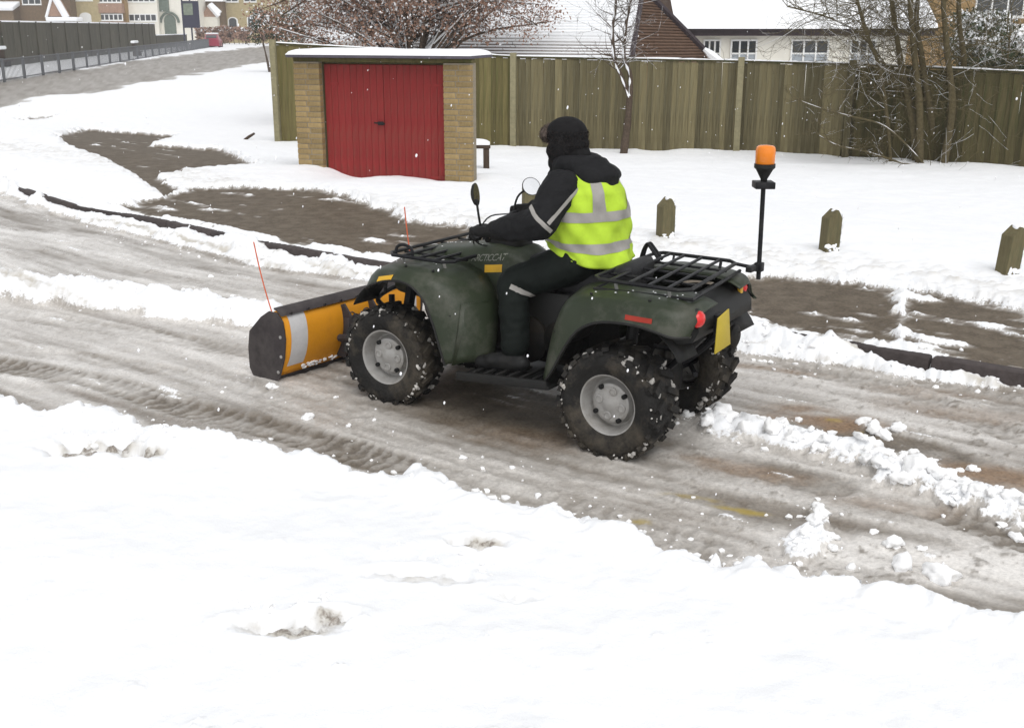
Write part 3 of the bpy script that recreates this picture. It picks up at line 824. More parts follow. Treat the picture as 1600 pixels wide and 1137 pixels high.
def build_tree_multi():
    rnd = random.Random(9); B = on_ground(1455, 264, 0); Y = B[1]
    t = empty('bare_tree', tuple(B), label='bare many stemmed tree with snowy twigs growing by the dark fence', cat='tree')
    off = np.array(t.location); ms, br = MB(), MB()
    stems = [[(1392, 262), (1388, 200), (1375, 110), (1350, 40), (1330, -40)], [(1432, 264), (1426, 190), (1408, 100), (1396, 20), (1385, -90)],
             [(1436, 264), (1437, 170), (1428, 80), (1422, 0), (1424, -90)], [(1468, 268), (1456, 190), (1440, 90), (1432, 20), (1450, -90)],
             [(1472, 268), (1488, 170), (1480, 80), (1474, 0), (1478, -90)], [(1490, 264), (1496, 180), (1506, 100), (1498, 20), (1505, -90)],
             [(1448, 262), (1420, 230), (1380, 196), (1330, 182), (1290, 172), (1240, 154)], [(1440, 262), (1400, 252), (1350, 236), (1310, 228), (1280, 212)],
             [(1470, 262), (1500, 220), (1540, 170), (1570, 110), (1580, 40)], [(1425, 180), (1395, 120), (1350, 60), (1300, 30), (1230, 10)]]
    for i, s in enumerate(stems):
        r0 = .075 if 0 < i < 6 else .030
        if i in (6, 7, 9, 0, 8): r0 = .020 if i in (6, 7, 9) else .03
        m = MB()
        P = stem(m, ms if i in (6, 7) else None, s, Y + [0, .1, -.1, .15, -.15, .1, -.2, -.3, .1, .2][i], r0, .012 if i > 5 else .03, 22, snow=.55)
        m.v = [tuple(np.array(p) - off) for p in m.v]
        obj('trunk' if 0 < i < 6 else 'limb', m, M['bark_green'], t, smooth=60)
        for k in range(7 if i not in (6, 7) else 4, 22):
            for q in range(3 if i not in (6, 7) else 1):
                side = -1 if rnd.random() < .66 else 1
                grow(br, ms, P[k], (side * abs(rnd.gauss(.7, .6)), rnd.gauss(0, .7), rnd.gauss(.35, .4)), rnd.uniform(.6, 1.7) * (1 if i not in (6, 7) else .35), .0075, 2, rnd, .05, .16, 6, (3, 4), .55)
    for k in range(26):
        x = rnd.uniform(1360, 1560); b = on_ground(x, 264 + rnd.uniform(-6, 8), 0)
        grow(br, ms, b, (rnd.gauss(0, .5), rnd.gauss(-.3, .4), .8), rnd.uniform(.25, .8), .006, 1, rnd, .1, .3, 5, (2, 3))
    for m, nm, mt in ((br, 'branches', 'bark_green'), (ms, 'branch_snow', 'snow')):
        m.v = [tuple(np.array(p) - off) for p in m.v]; obj(nm, m, M[mt], t, smooth=60)
def leaf_cloud(mb, centers, n, size, rnd, spread):
    C = np.array(centers)
    for _ in range(n):
        c = C[rnd.randrange(len(C))]; g = np.array([rnd.gauss(0, 1), rnd.gauss(0, 1), rnd.gauss(0, .8)]) * spread
        p = c + g; s = size * rnd.uniform(.6, 1.4)
        a = np.array([rnd.gauss(0, 1) for _ in range(3)]); a /= np.linalg.norm(a); b = np.cross(a, [rnd.gauss(0, 1) for _ in range(3)]); b /= np.linalg.norm(b) + 1e-9
        m = p + a * s
        mb.add([p - a * s, p + b * s * .55 + np.array([0, 0, .1 * s]), m, p - b * s * .55], [(0, 1, 2, 3)])
def build_tree_leafy():
    """copper-leaved tree behind the garage, snow caught in its crown"""
    rnd = random.Random(3); Y = 28.0
    bx = at_y(640, 100, Y)[0]
    t = empty('leafy_tree', (bx, Y, LOW), label='spreading tree with brown dead leaves and snow behind the garage', cat='tree')
    off = np.array(t.location); tr, br, lf, sn = MB(), MB(), MB(), MB()
    top = spline([(bx, Y, LOW), (bx + .1, Y, .8), (bx - .1, Y, 1.8), (bx + .1, Y, 3.6)], 14); tr.tube(top, np.linspace(.17, .07, 14), 8)
    cents = []
    for i in range(110):
        px = rnd.uniform(405, 865); hi = 84 if px < 760 else 50
        py = rnd.uniform(-110, hi)
        if px < 480: py = rnd.uniform(-110, 58)
        e = at_y(px, py, Y + rnd.uniform(-1.6, 1.2))
        s = top[rnd.randint(3, 13)]
        mid = (s + e) / 2 + np.array([0, 0, .25])
        P = spline([s, mid, e], 9); rs = np.linspace(.05, .010, 9); br.tube(P, rs, 5)
        if rnd.random() < .6: snow_line(sn, P, rs * 1.0, .9)
        for q in P[4:]: cents.append(q + np.array([rnd.gauss(0, .15), rnd.gauss(0, .15), rnd.gauss(0, .1)]))
        for q in range(3): grow(br, sn, P[rnd.randint(3, 8)], (rnd.gauss(0, 1), rnd.gauss(0, 1), .2), .7, .014, 1, rnd, .1, .6, 5, (3, 4))
    leaf_cloud(lf, cents, 38000, .034, rnd, .17)
    leaf_cloud(sn, cents, 11000, .034, rnd, .16)
    for m, nm, mt in ((tr, 'trunk', 'bark'), (br, 'branches', 'bark'), (lf, 'foliage', 'leaf_brown'), (sn, 'branch_snow', 'snow')):
        m.v = [tuple(np.array(p) - off) for p in m.v]; obj(nm, m, M[mt], t, smooth=60)
def build_bush(name, label, boxes, Y, mt, nleaf, size, snow_n, seed, cat='bush', trunk=True):
    rnd = random.Random(seed); xs = [at_y((b[0] + b[2]) / 2, b[3], Y)[0] for b in boxes]
    t = empty(name, (float(np.mean(xs)), Y, LOW), label=label, cat=cat); off = np.array(t.location)
    lf, sn, tr = MB(), MB(), MB()
    cents, tops = [], []
    for (x0, y0, x1, y1) in boxes:
        for _ in range(60):
            u, v = rnd.random(), rnd.random()
            p = at_y(lerp(x0, x1, u), lerp(y0, y1, v), Y + rnd.uniform(-.6, .6)); cents.append(p)
            if v < .45: tops.append(p + np.array([0, 0, .05]))
        for _ in range(5):
            e = at_y(lerp(x0, x1, rnd.random()), lerp(y0, y1, rnd.random()), Y)
            b = np.array([e[0] * .6 + off[0] * .4, Y, LOW]); tr.tube(spline([b, (b + e) / 2 + [0, 0, .2], e], 8), np.linspace(.05, .012, 8), 5)
    leaf_cloud(lf, cents, nleaf, size, rnd, .16)
    leaf_cloud(sn, tops or cents, snow_n, size * 1.1, rnd, .12)
    for m, nm, mm in ((tr, 'stems', 'bark'), (lf, 'foliage', mt), (sn, 'snow_cover', 'snow')):
        m.v = [tuple(np.array(p) - off) for p in m.v]; obj(nm, m, M[mm], t, smooth=0)

# ------------------------------------------------------------------ houses behind the fence
def window(parent, x0, x1, z0, z1, y, cols=3, rows=1, mt='glass', mt2=None, arch=False, fr=.05):
    """a window set in a wall whose face is at local y (outside towards -y): frame, panes, sill"""
    W, H = x1 - x0, z1 - z0
    m = MB()
    m.box(((x0 + x1)/2, y - .02, z0 + fr/2), (W, .06, fr)); m.box(((x0 + x1)/2, y - .02, z1 - fr/2), (W, .06, fr))
    for c in range(cols + 1):
        x = x0 + fr/2 + (W - fr) * c / cols; m.box((x, y - .023, (z0 + z1)/2), (fr, .06, H - 2*fr - .001))
    for r in range(1, rows):
        z = z0 + H * r / rows; m.box(((x0 + x1)/2, y - .019, z), (W - .01, .05, fr))
    w = obj('window', m, M['white_frame'], parent, smooth=0)
    for c in range(cols):
        for r in range(rows):
            xa, xb = x0 + fr + (W - fr) * c / cols, x0 + (W - fr) * (c + 1) / cols
            za, zb = z0 + H * r / rows + fr/2, z0 + H * (r + 1) / rows - fr/2
            p = MB().box(((xa + xb)/2, y - .006, (za + zb)/2), (xb - xa - .002, .02, zb - za - .002))
            obj('pane', p, M[mt2 if (mt2 and r == 0) else mt], w, smooth=0)
    obj('sill', MB().box(((x0 + x1)/2, y - .05, z0 - .025), (W + .1, .12, .05)), M['white_frame'], w, smooth=0)
    return w

def build_house_white():
    Y0 = 36.0
    xL, xR = at_y(1088, 60, Y0)[0], at_y(1420, 60, Y0)[0]
    h = empty('bungalow', (xL, Y0, LOW), R(1.0), label='low white rendered bungalow with dark eaves under a thick snowy roof', cat='house')
    W = xR - xL; X = lambda px: (at_y(px, 60, Y0)[0] - xL); Z = lambda py: at_y(1200, py, Y0)[2] - LOW
    ze = Z(51)
    obj('wall', MB().box((W/2, 2.5, ze/2), (W, 5.0, ze)), M['white_wall'], h)
    for x0, x1, c in ((1099, 1127, 3), (1142, 1184, 3), (1237, 1297, 3), (1330, 1372, 3)):
        window(h, X(x0), X(x1), Z(106), Z(62), 0, c, 2, 'glass', 'curtain')
    ev = MB().box((W/2, -.18, ze + .0), (W + 1.4, .36, .20)); ev.box((W/2, -.40, ze + .10), (W + 1.5, .10, .10))
    obj('eaves', ev, M['fascia'], h)
    # roof and the snow on it
    s = MB(); a = R(33); Lr = 5.2
    rf = MB().add([(-.7, -.45, ze + .13), (W + .7, -.45, ze + .13), (W + .7, -.45 + Lr*math.cos(a), ze + .13 + Lr*math.sin(a)), (-.7, -.45 + Lr*math.cos(a), ze + .13 + Lr*math.sin(a)), (-.7, 6.4, ze + .13), (W + .7, 6.4, ze + .13)],
                  [(0, 1, 2, 3), (3, 2, 5, 4), (0, 3, 4), (1, 5, 2), (0, 4, 5, 1)])
    r = obj('roof', rf, M['tile'], h, smooth=0)
    nx, ny = 50, 30; U, Vv = np.meshgrid(np.linspace(-.74, W + .74, nx), np.linspace(-.05, Lr + .1, ny), indexing='ij')
    th = .09 + .02 * fbm(U, Vv, None, 3, 8); ed = np.clip(np.minimum(Vv + .05, .25) / .25, 0, 1) ** .5
    P = np.stack([U, -.45 + Vv * math.cos(a) - math.sin(a) * th * ed, ze + .135 + Vv * math.sin(a) + math.cos(a) * th * ed], -1)
    idx = np.arange(nx * ny).reshape(nx, ny); f = np.stack([idx[:-1, :-1], idx[1:, :-1], idx[1:, 1:], idx[:-1, 1:]], -1).reshape(-1, 4)
    obj('roof_snow', MB().add(P.reshape(-1, 3), f.tolist()), M['snow'], r, smooth=80)

def build_house_brown():
    """house whose tiled hip roof rises behind the fence: snow caught between the courses on one face, bare on the other"""
    C = at_y(985, 103, 28.0); A = at_y(1004, -12, 32.0); EL = at_y(640, 100, 28.6); A2 = at_y(560, -12, 32.6); ER = at_y(1114, 99, 32.5)
    h = empty('tiled_house', (C[0], C[1], LOW), label='house with brown tiled hip roof streaked by snow behind the slender tree', cat='house')
    off = np.array(h.location)
    wl_ = MB(); poly = [C, EL, EL + np.array([.3, 6, 0]), ER + np.array([0, 2, 0]), ER]
    inset = np.mean(poly, axis=0)
    pl = [p * .93 + inset * .07 for p in poly]; n = len(pl)
    wl_.add([(*(p[:2] - off[:2]), 0) for p in pl] + [(*(p[:2] - off[:2]), C[2] - LOW - .05) for p in pl], [(i, (i+1) % n, n + (i+1) % n, n + i) for i in range(n)] + [tuple(range(n, 2*n))])
    obj('wall', wl_, M['tan_brick'], h, smooth=0)
    rf = MB().add([p - off for p in (EL, C, A, A2, ER, EL + np.array([.3, 9, 0]), ER + np.array([0, 5, 0]))], [(0, 1, 2, 3), (1, 4, 2), (4, 6, 2), (6, 5, 3, 2), (5, 0, 3)])
    roof = obj('roof', rf, M['tile'], h, smooth=0)
    rnd = random.Random(4)
    def courses(a0, a1, b0, b1, n, snowy, split):
        for k in range(n):
            t0, t1 = k / n, (k + 1) / n
            l0, r0 = a0 + (b0 - a0) * t0 - off, a1 + (b1 - a1) * t0 - off; l1, r1 = a0 + (b0 - a0) * t1 - off, a1 + (b1 - a1) * t1 - off
            nn = np.cross(r0 - l0, l1 - l0)
            if np.linalg.norm(nn) < 1e-9: continue
            nn /= np.linalg.norm(nn)
            if nn[2] < 0: nn = -nn
            lift = nn * .035
            m = MB().add([l0 + lift + nn*.012, r0 + lift + nn*.012, r1 + nn*.012, l1 + nn*.012, l0 - nn*.01, r0 - nn*.01], [(0, 1, 2, 3), (0, 4, 5, 1)])
            tc_ = obj('tile_course', m, M['tile'], roof, smooth=0)
            if snowy:
                s = MB(); x = 0.0
                up_ = min(1, max(0, (t0 - .18) / .3)); cov = lerp(.74, 1.25, up_)
                while x < 1:
                    w = rnd.uniform(.15, .5) if split else 1.0
                    xe = min(1, x + w)
                    g = .0012 if t0 < .55 else 0
                    u0, u1 = x + g, xe - g; c0 = lerp(.18, -.12, up_) + rnd.uniform(-.05, .05); c1 = min(1.08, c0 + cov * rnd.uniform(.85, 1.0))
                    q = lambda u, v, e: l0 + (r0 - l0)*u + ((l1 + (r1 - l1)*u) - (l0 + (r0 - l0)*u)) * v + nn * (lerp(.047, .012, v) + e)
                    e = lerp(.030, .060, up_)
                    s.add([q(u0, c0, .0), q(u1, c0, .0), q(u1, c0 + .1, e), q(u0, c0 + .1, e), q(u1, c1, e*.8), q(u0, c1, e*.8), q(u1, c1, 0), q(u0, c1, 0)], [(0, 1, 2, 3), (3, 2, 4, 5), (5, 4, 6, 7)])
                    x = xe
                obj('course_snow', s, M['snow'], tc_, smooth=0)
    courses(EL, C, A2, A, 26, True, True)
    courses(C, ER, A, A, 24, False, False)
    hp = MB().tube([C - off + [0, -.02, .05], A - off + [0, 0, .06]], .07, 6); hp.tube([ER - off + [.05, 0, .06], A - off + [.05, 0, .06]], .09, 6)
    obj('hip_tiles', hp, M['fascia'], roof)
    # snow on the verge boards at the far eaves
    e0 = at_y(1100, 80, 32.0) - off; e1 = at_y(1120, 97, 32.0) - off
    obj('eaves_snow', MB().tube([e0 + [0, 0, .05], (e0 + e1)/2 + [0, 0, .05], e1 + [.1, 0, .02]], [.06, .12, .09], 7), M['snow'], roof)
    f0 = at_y(985, 94.5, 27.9) - off; f1 = at_y(1095, 93, 32.4) - off
    obj('gutter_snow', MB().tube([f0 + [0, 0, 0], (f0 + f1)/2, f1], .07, 7), M['snow'], roof)

def build_house_tan():
    Y0 = 44.0
    xL, xR = at_y(1376, 60, Y0)[0], at_y(1700, 60, Y0)[0]
    h = empty('brick_house', (xL, Y0, LOW), R(-1), label='tan brick house with a white framed window behind the evergreen bushes', cat='house')
    W = xR - xL; X = lambda px: (at_y(px, 60, Y0)[0] - xL); Z = lambda py: at_y(1500, py, Y0)[2] - LOW
    obj('wall', MB().box((W/2, 3, 2.9), (W, 6, 5.8)), M['tan_brick'], h)
    window(h, X(1517), X(1592), Z(27), Z(-28), 0, 3, 1)
    window(h, X(1388), X(1440), Z(27), Z(-28), 0, 2, 1)
    rm = MB().add([(-.4, -.4, 5.8), (W + .4, -.4, 5.8), (W + .4, 3, 8.2), (-.4, 3, 8.2), (-.4, 6.4, 5.8), (W + .4, 6.4, 5.8)], [(0, 1, 2, 3), (3, 2, 5, 4), (0, 3, 4), (1, 5, 2), (0, 4, 5, 1)])
    obj('roof', rm, M['snow'], h, smooth=0)
    # snow covered porch roof
    obj('porch_roof', MB().box((X(1590), -1.2, Z(62)), (2.2, 2.4, .12), rot=(R(18), 0, 0)).box((X(1590), -1.2, Z(62) + .13), (2.3, 2.5, .12), rot=(R(18), 0, 0), bev=.04), M['snow'], h)
    obj('porch_wall', MB().box((X(1590), -1.1, Z(70) / 2), (1.9, 2.0, Z(70))), M['tan_brick'], h)

# ------------------------------------------------------------------ far left: fence, railing, houses across the road
def build_far():
    P0, P1 = on_z(-260, 140, LOW), on_z(245, 78, LOW)
    dr = (P1 - P0)[:2]; L = float(np.linalg.norm(dr)); dr /= L; an = math.atan2(dr[1], dr[0])
    f = empty('board_fence', tuple(P0), an, label='long tall dark board fence across the far road with snow on its top edge', cat='fence')
    n = 60; w = L / n
    hts = lambda t: lerp(at_y(-260, 31, P0[1])[2], at_y(245, 38, P1[1])[2], t) - LOW
    for k in range(n):
        t = (k + .5) / n; hh = hts(t)
        me = MB().box((w * (k + .5), (.012 if k % 2 else 0), hh/2), (w * .995, .05, hh)); obj('panel', me, M['far_fence'], f, smooth=0)
        if k % 3 == 0: obj('post', MB().box((w * k, -.06, hh/2 + .03), (.14, .1, hh + .06)), M['far_fence'], f, smooth=0)
    obj('top_snow', MB().loft([[(x, u, hts(x / L) + v) for u, v in ((-.06, 0), (.06, 0), (.04, .09), (-.04, .09))] for x in np.linspace(0, L, 30)]), M['snow'], f)
    # lower wall that continues it
    Q1 = on_z(292, 74, LOW); d2 = (Q1 - P1)[:2]; L2 = float(np.linalg.norm(d2))
    lw = empty('low_wall', tuple(P1), math.atan2(d2[1], d2[0]), label='low dark wall continuing from the end of the far board fence', cat='wall')
    h2 = at_y(265, 56, P1[1])[2] - LOW
    obj('wall', MB().box((L2/2, 0, h2/2), (L2, .2, h2)), M['far_fence'], lw); obj('coping', MB().box((L2/2, 0, h2 + .05), (L2, .26, .1), bev=.02), M['snow'], lw)
    # railing in front of it
    R0, R1 = on_z(-120, 152, LOW), on_z(345, 73, LOW); d3 = (R1 - R0)[:2]; L3 = float(np.linalg.norm(d3)); 
    rl = empty('railing', tuple(R0), math.atan2(d3[1], d3[0]), label='grey steel picket railing running along the far road', cat='railing')
    np_ = 30; hh = 1.05
    for k in range(np_ + 1): obj('post', MB().box((L3 * k / np_, 0, hh/2), (.12, .12, hh)), M['steel'], rl, smooth=0)
    obj('top_rail', MB().box((L3/2, 0, hh - .05), (L3, .05, .05)), M['steel'], rl, smooth=0); obj('bottom_rail', MB().box((L3/2, 0, .15), (L3, .05, .04)), M['steel'], rl, smooth=0)
    pk = MB()
    for x in np.arange(.2, L3, .2): pk.box((x, 0, hh/2), (.022, .022, hh - .14))
    tag(obj('pickets', pk, M['steel'], rl, smooth=0), kind='stuff')
    # snow topped benches between railing and fence
    for px, py, lb in ((213, 90, 'snow topped dark bench standing alone before the middle of the far fence'), (4, 108, 'snow topped dark bench by the far fence where the railing posts stand largest')):
        B = on_z(px, py, LOW); b = empty('bench', tuple(B), an, label=lb, cat='bench', group='benches along the far fence')
        Wb = 1.75
        obj('seat', MB().box((0, -.2, .45), (Wb, .45, .06)), M['wood_dark'], b, smooth=0); obj('backrest', MB().box((0, .05, .85), (Wb, .06, .5)), M['wood_dark'], b, smooth=0)
        for sx in (-1, 1): obj('leg', MB().box((sx * Wb * .42, -.1, .22), (.1, .4, .44)), M['wood_dark'], b, smooth=0)
        obj('snow_cap', MB().box((0, .03, 1.18), (Wb + .1, .3, .2), bev=.07), M['snow'], b)
    # houses
    def house(name, label, px0, px1, Y, eave, mt, wins, roofm='snow', depth=7, extra=None, rz=0.0, ridge=2.6):
        xL, xR = at_y(px0, 50, Y)[0], at_y(px1, 50, Y)[0]
        h = empty(name, (xL, Y, LOW), rz, label=label, cat='house')
        W = xR - xL; X = lambda px: at_y(px, 50, Y)[0] - xL; Z = lambda py: at_y(200, py, Y)[2] - LOW
        obj('wall', MB().box((W/2, depth/2, eave/2), (W, depth, eave)), M[mt], h, smooth=0)
        rm = MB().add([(-.15, -.3, eave), (W + .15, -.3, eave), (W + .15, depth/2, eave + ridge), (-.15, depth/2, eave + ridge), (-.15, depth + .3, eave), (W + .15, depth + .3, eave)], [(0, 1, 2, 3), (3, 2, 5, 4), (0, 3, 4), (1, 5, 2), (0, 4, 5, 1)])
        obj('roof', rm, M[roofm], h, smooth=0)
        for (a, b, y0, y1, c, r) in wins: window(h, X(a), X(b), Z(y1), Z(y0), 0, c, r, fr=.12)
        if extra: extra(h, X, Z, W)
        return h
    def ex_a(h, X, Z, W):
        pr_ = obj('porch', MB().box((X(17), -1.0, Z(14)/2 + .1), (X(35) - X(0), 2.0, Z(14))), M['brown_brick'], h, smooth=0)
        obj('porch_roof', MB().box((X(17), -1.1, Z(10)), (X(37) - X(-2), 2.6, .5), rot=(R(16), 0, 0), bev=.1), M['snow'], h)
    house('brown_brick_house', 'dark brown brick house with a snowy porch roof above the far fence', -90, 84, 150, 6.2, 'brown_brick', [(-40, -15, -10, 10, 3, 1), (40, 70, -8, 8, 3, 1), (22, 33, 16, 34, 1, 1)], extra=ex_a)
    def ex_g(h, X, Z, W):
        a, b, t = (X(86), Z(26)), (X(113), Z(26)), (X(98), Z(-8))
        obj('gable', MB().prism([a, b, t], -1.8, .0, 'y'), M['pink_tile'], h, smooth=0)
        obj('gable_snow', MB().tube([(X(98), -1.9, Z(-9)), (X(115), -1.9, Z(28))], .42, 6).tube([(X(98), -1.9, Z(-9)), (X(84), -1.9, Z(28))], .18, 6), M['snow'], h)
        obj('porch_wall', MB().box(((a[0] + b[0])/2, -.9, Z(26)/2), (b[0] - a[0] - .3, 1.7, Z(26))), M['brown_brick'], h, smooth=0)
    house('gabled_house', 'house with a pointed tile hung gable edged by snow beyond the far fence', 84, 114, 149, 6.4, 'brown_brick', [], extra=ex_g)
    def ex_b(h, X, Z, W):
        m = MB(); n = 14
        pts = [(X(136) + (X(145) - X(136)) * math.cos(math.pi * k / n), Z(26) + (Z(20) - Z(26)) * math.sin(math.pi * k / n)) for k in range(n + 1)] + [(X(127), 0), (X(145), 0)]
        obj('arched_door', MB().prism(pts, -.06, .02, 'y'), M['white_frame'], h, smooth=0)
    house('buff_brick_house', 'pale buff brick house with an arched white doorway beyond the far fence', 114, 160, 151, 6.4, 'buff_brick2', [(120, 150, -12, 2, 3, 1)], extra=ex_b)
    def ex_t(h, X, Z, W):
        obj('tile_hanging', MB().box(((X(162) + X(198))/2, -.55, (Z(21) + Z(6))/2), (X(198) - X(162), 1.1, Z(6) - Z(21) - .02)), M['pink_tile'], h, smooth=0)
        obj('bay_base', MB().box(((X(162) + X(198))/2, -.5, Z(34)/2), (X(198) - X(162), 1.0, Z(34) - .02)), M['pink_tile'], h, smooth=0)
        for y0, y1 in ((22, 33), (-8, 5)): window(h, X(162), X(198), Z(y1), Z(y0), -.9, 5, 1, fr=.13)
    house('bay_house', 'house with pinkish tile hanging between two rows of bay windows', 160, 200, 152, 6.4, 'tan_brick', [], extra=ex_t)
    house('white_house', 'white rendered house with two long rows of small windows', 200, 249, 153, 6.6, 'white_wall', [(203, 247, 22, 34, 5, 1), (203, 247, -9, 4, 5, 1)])
    def ex_d(h, X, Z, W):
        n = 16; cx = X(267)
        pts = [(cx + (X(277) - X(259)) / 2 * math.cos(math.pi * k / n), Z(34) + (Z(23) - Z(34)) * math.sin(math.pi * k / n)) for k in range(n + 1)] + [(cx - (X(277) - X(259)) / 2, 0), (cx + (X(277) - X(259)) / 2, 0)]
        obj('arched_opening', MB().prism(pts, -.1, .05, 'y'), M['dark_green_tile'], h, smooth=0)
        obj('arch_trim', MB().tube([(cx + (X(281) - X(253))/2 * math.cos(math.pi * k / n), -.15, Z(36) + (Z(20) - Z(36)) * math.sin(math.pi * k / n)) for k in range(n + 1)], .16, 6), M['dark_green_tile'], h)
        obj('cladding', MB().box((X(258), -.1, Z(4)), (X(268) - X(249), .2, Z(-14) - Z(15))), M['dark_green_tile'], h, smooth=0)
    house('white_porch_house', 'white house with a dark arched doorway beside the slate sign board', 249, 312, 154, 6.6, 'white_wall', [], extra=ex_d)
    def ex_e(h, X, Z, W):
        obj('gable', MB().prism([(X(319), Z(27)), (X(346), Z(27)), (X(332), Z(9))], -1.2, 0, 'y'), M['pink_tile'], h, smooth=0)
        obj('gable_snow', MB().tube([(X(333), -1.2, Z(8)), (X(347), -1.2, Z(26))], .35, 6).tube([(X(333), -.6, Z(8)), (X(347), -.6, Z(22))], .45, 6), M['snow'], h)
        obj('bay', MB().box((X(332), -.6, Z(27)/2), (X(345) - X(320), 1.2, Z(27))), M['white_wall'], h, smooth=0)
    house('small_gabled_house', 'small house with a snowy gabled bay between sign board and buff villa', 312, 350, 158, 5.5, 'brown_brick', [], extra=ex_e)
    def ex_v(h, X, Z, W):
        for a, b, y0, y1 in ((357, 373, 27, 46), (387, 401, 24, 46)):
            n = 12; cx = (X(a) + X(b))/2; rx = (X(b) - X(a))/2
            for k_, (g, mm, yy) in enumerate(((1.0, 'white_frame', -.05), (.72, 'glass', -.08))):
                pts = [(cx + rx*g*math.cos(math.pi*q/n), Z(y0 + 6) + (Z(y0) - Z(y0 + 6)) * g * math.sin(math.pi*q/n)) for q in range(n + 1)] + [(cx - rx*g, Z(y1) + (1 - g)), (cx + rx*g, Z(y1) + (1 - g))]
                obj(('arched_window', 'pane')[k_], MB().prism(pts, yy, .02, 'y'), M[mm], h, smooth=0)
    house('buff_villa', 'buff brick villa with white arched windows beyond the far hedge', 350, 440, 160, 6.8, 'buff_brick2', [(354, 376, -12, 4, 2, 1), (384, 404, -12, 4, 2, 1)], extra=ex_v)
    # snow covered outbuilding roof just above the fence
    ob = at_y(96, 31, 146.0)
    sh = empty('outbuilding', (ob[0], 146.0, LOW), 0, label='flat roofed shed with bright snow showing just over the far fence', cat='shed')
    zt = at_y(96, 34, 146.0)[2] - LOW
    obj('wall', MB().box((0, 1, zt/2), (3.6, 2, zt)), M['brown_brick'], sh, smooth=0); obj('roof_snow', MB().box((0, 1, zt + .28), (3.9, 2.2, .5), bev=.1), M['snow'], sh)
    # sign board on two posts
    S = on_z(299, 76, LOW); sg = empty('sign_board', tuple(S), R(10), label='tall dark slate sign board with a grey green panel on two posts', cat='sign')
    Zs = lambda py: at_y(299, py, S[1])[2] - LOW; Xs = lambda px: at_y(px, 40, S[1])[0] - S[0]
    obj('board', MB().box(((Xs(286) + Xs(312))/2, 0, (Zs(44) + Zs(2))/2), (Xs(312) - Xs(286), .25, Zs(2) - Zs(44))), M['sign_dark'], sg, smooth=0)
    obj('panel', MB().box(((Xs(289) + Xs(303))/2, -.15, (Zs(24) + Zs(6))/2), (Xs(303) - Xs(289), .06, Zs(6) - Zs(24))), M['sign_panel'], sg, smooth=0)
    for px in (287, 299): obj('post', MB().box((Xs(px), .05, Zs(-2)/2), (.16, .16, Zs(-2))), M['sign_dark'], sg, smooth=0)
    # red car seen from behind
    Cc = on_z(331, 76, LOW); cr = empty('parked_car', tuple(Cc), R(8), label='red hatchback with snow on its roof parked at the bend of far road', cat='car')
    b = MB(); sec = lambda x, w, z0, z1: [(-w, x, z0), (w, x, z0), (w, x, z1 * .8), (w * .9, x, z1), (-w * .9, x, z1), (-w, x, z1 * .8)]
    b.loft([sec(0, .78, .3, .95), sec(.1, .84, .22, 1.0), sec(2.2, .86, .2, 1.0), sec(3.7, .84, .22, .85), sec(3.9, .7, .3, .7)]); obj('body', b, M['red_car'], cr)
    b = MB(); sec2 = lambda x, w, z1: [(-.80, x, .95), (.80, x, .95), (w, x, z1), (-w, x, z1)]
    b.loft([sec2(.05, .7, 1.0), sec2(.45, .62, 1.45), sec2(1.9, .62, 1.5), sec2(2.7, .7, .98)]); cb = obj('cabin', b, M['red_car'], cr)
    obj('rear_window', MB().box((0, .20, 1.25), (1.15, .04, .36), rot=(R(-42), 0, 0)), M['glass'], cb)
    for sx in (-1, 1):
        obj('taillight', MB().box((sx*.68, -.01, .80), (.16, .05, .26), bev=.02), M['red_car'], cr)
        for y in (.7, 3.1): obj('wheel', MB().lathe([(.05, -.1), (.3, -.1), (.31, 0), (.3, .1), (.05, .1)], 16, (sx*.76, y, .30), 'x'), M['rubber'], cr)
    obj('roof_snow', MB().box((0, 1.2, 1.56), (1.25, 1.5, .16), bev=.06), M['snow'], cr)
    build_bush('hedge', 'brown bare hedge growing along the front of the buff villa', [(306, 46, 350, 62), (345, 44, 390, 62), (385, 46, 470, 62)], 150.0, 'leaf_brown', 5200, .22, 500, 21, 'hedge')

build_kerb(); build_garage(); build_fence(); build_bench()
build_house_white(); build_house_brown(); build_house_tan(); build_far()
build_tree_slender(); build_tree_multi(); build_tree_leafy()
build_bush('evergreen_bush', 'dark evergreen bush dusted by snow rising over the dark fence', [(1500, 66, 1640, 112)], 24.0, 'leaf_green', 4200, .05, 1500, 31)
build_bush('evergreen_bush', 'grey green conifer under the white framed window of the brick house', [(1502, 30, 1570, 72)], 30.0, 'leaf_green', 2600, .05, 900, 32)
build_bush('evergreen_bush', 'dark shrub between the copper leaved tree and the far hedge', [(398, 18, 480, 64)], 60.0, 'leaf_green', 7000, .05, 600, 33)
build_bollards()
build_ground()

# ================================================================== the quad bike
M['atv'] = mat('olive_plastic', (.024, .032, .017), .42, var=.14, scale=6, spec=.3, dirt=(.120, .115, .095), dirt_amt=.42, dirt_scale=5.0, bump=.06, bscale=120)
M['blackp'] = mat('black_plastic', (.012, .012, .0115), .6, var=.2, scale=10, spec=.3, dirt=(.022, .019, .016), dirt_amt=.5)
M['blackm'] = mat('black_steel', (.016, .016, .018), .45, metal=.1, var=.15, dirt=(.07, .068, .06), dirt_amt=.4)
M['engine'] = mat('engine_metal', (.014, .0135, .013), .6, metal=.4, var=.3, scale=20, dirt=(.035, .028, .02), dirt_amt=.6)
M['vinyl'] = mat('seat_vinyl', (.022, .022, .023), .5, var=.12, bump=.12, bscale=250)
M['tyre'] = mat('tyre_rubber', (.020, .019, .018), .75, var=.25, scale=14, dirt=(.105, .088, .066), dirt_amt=.7, bump=.3, bscale=90)
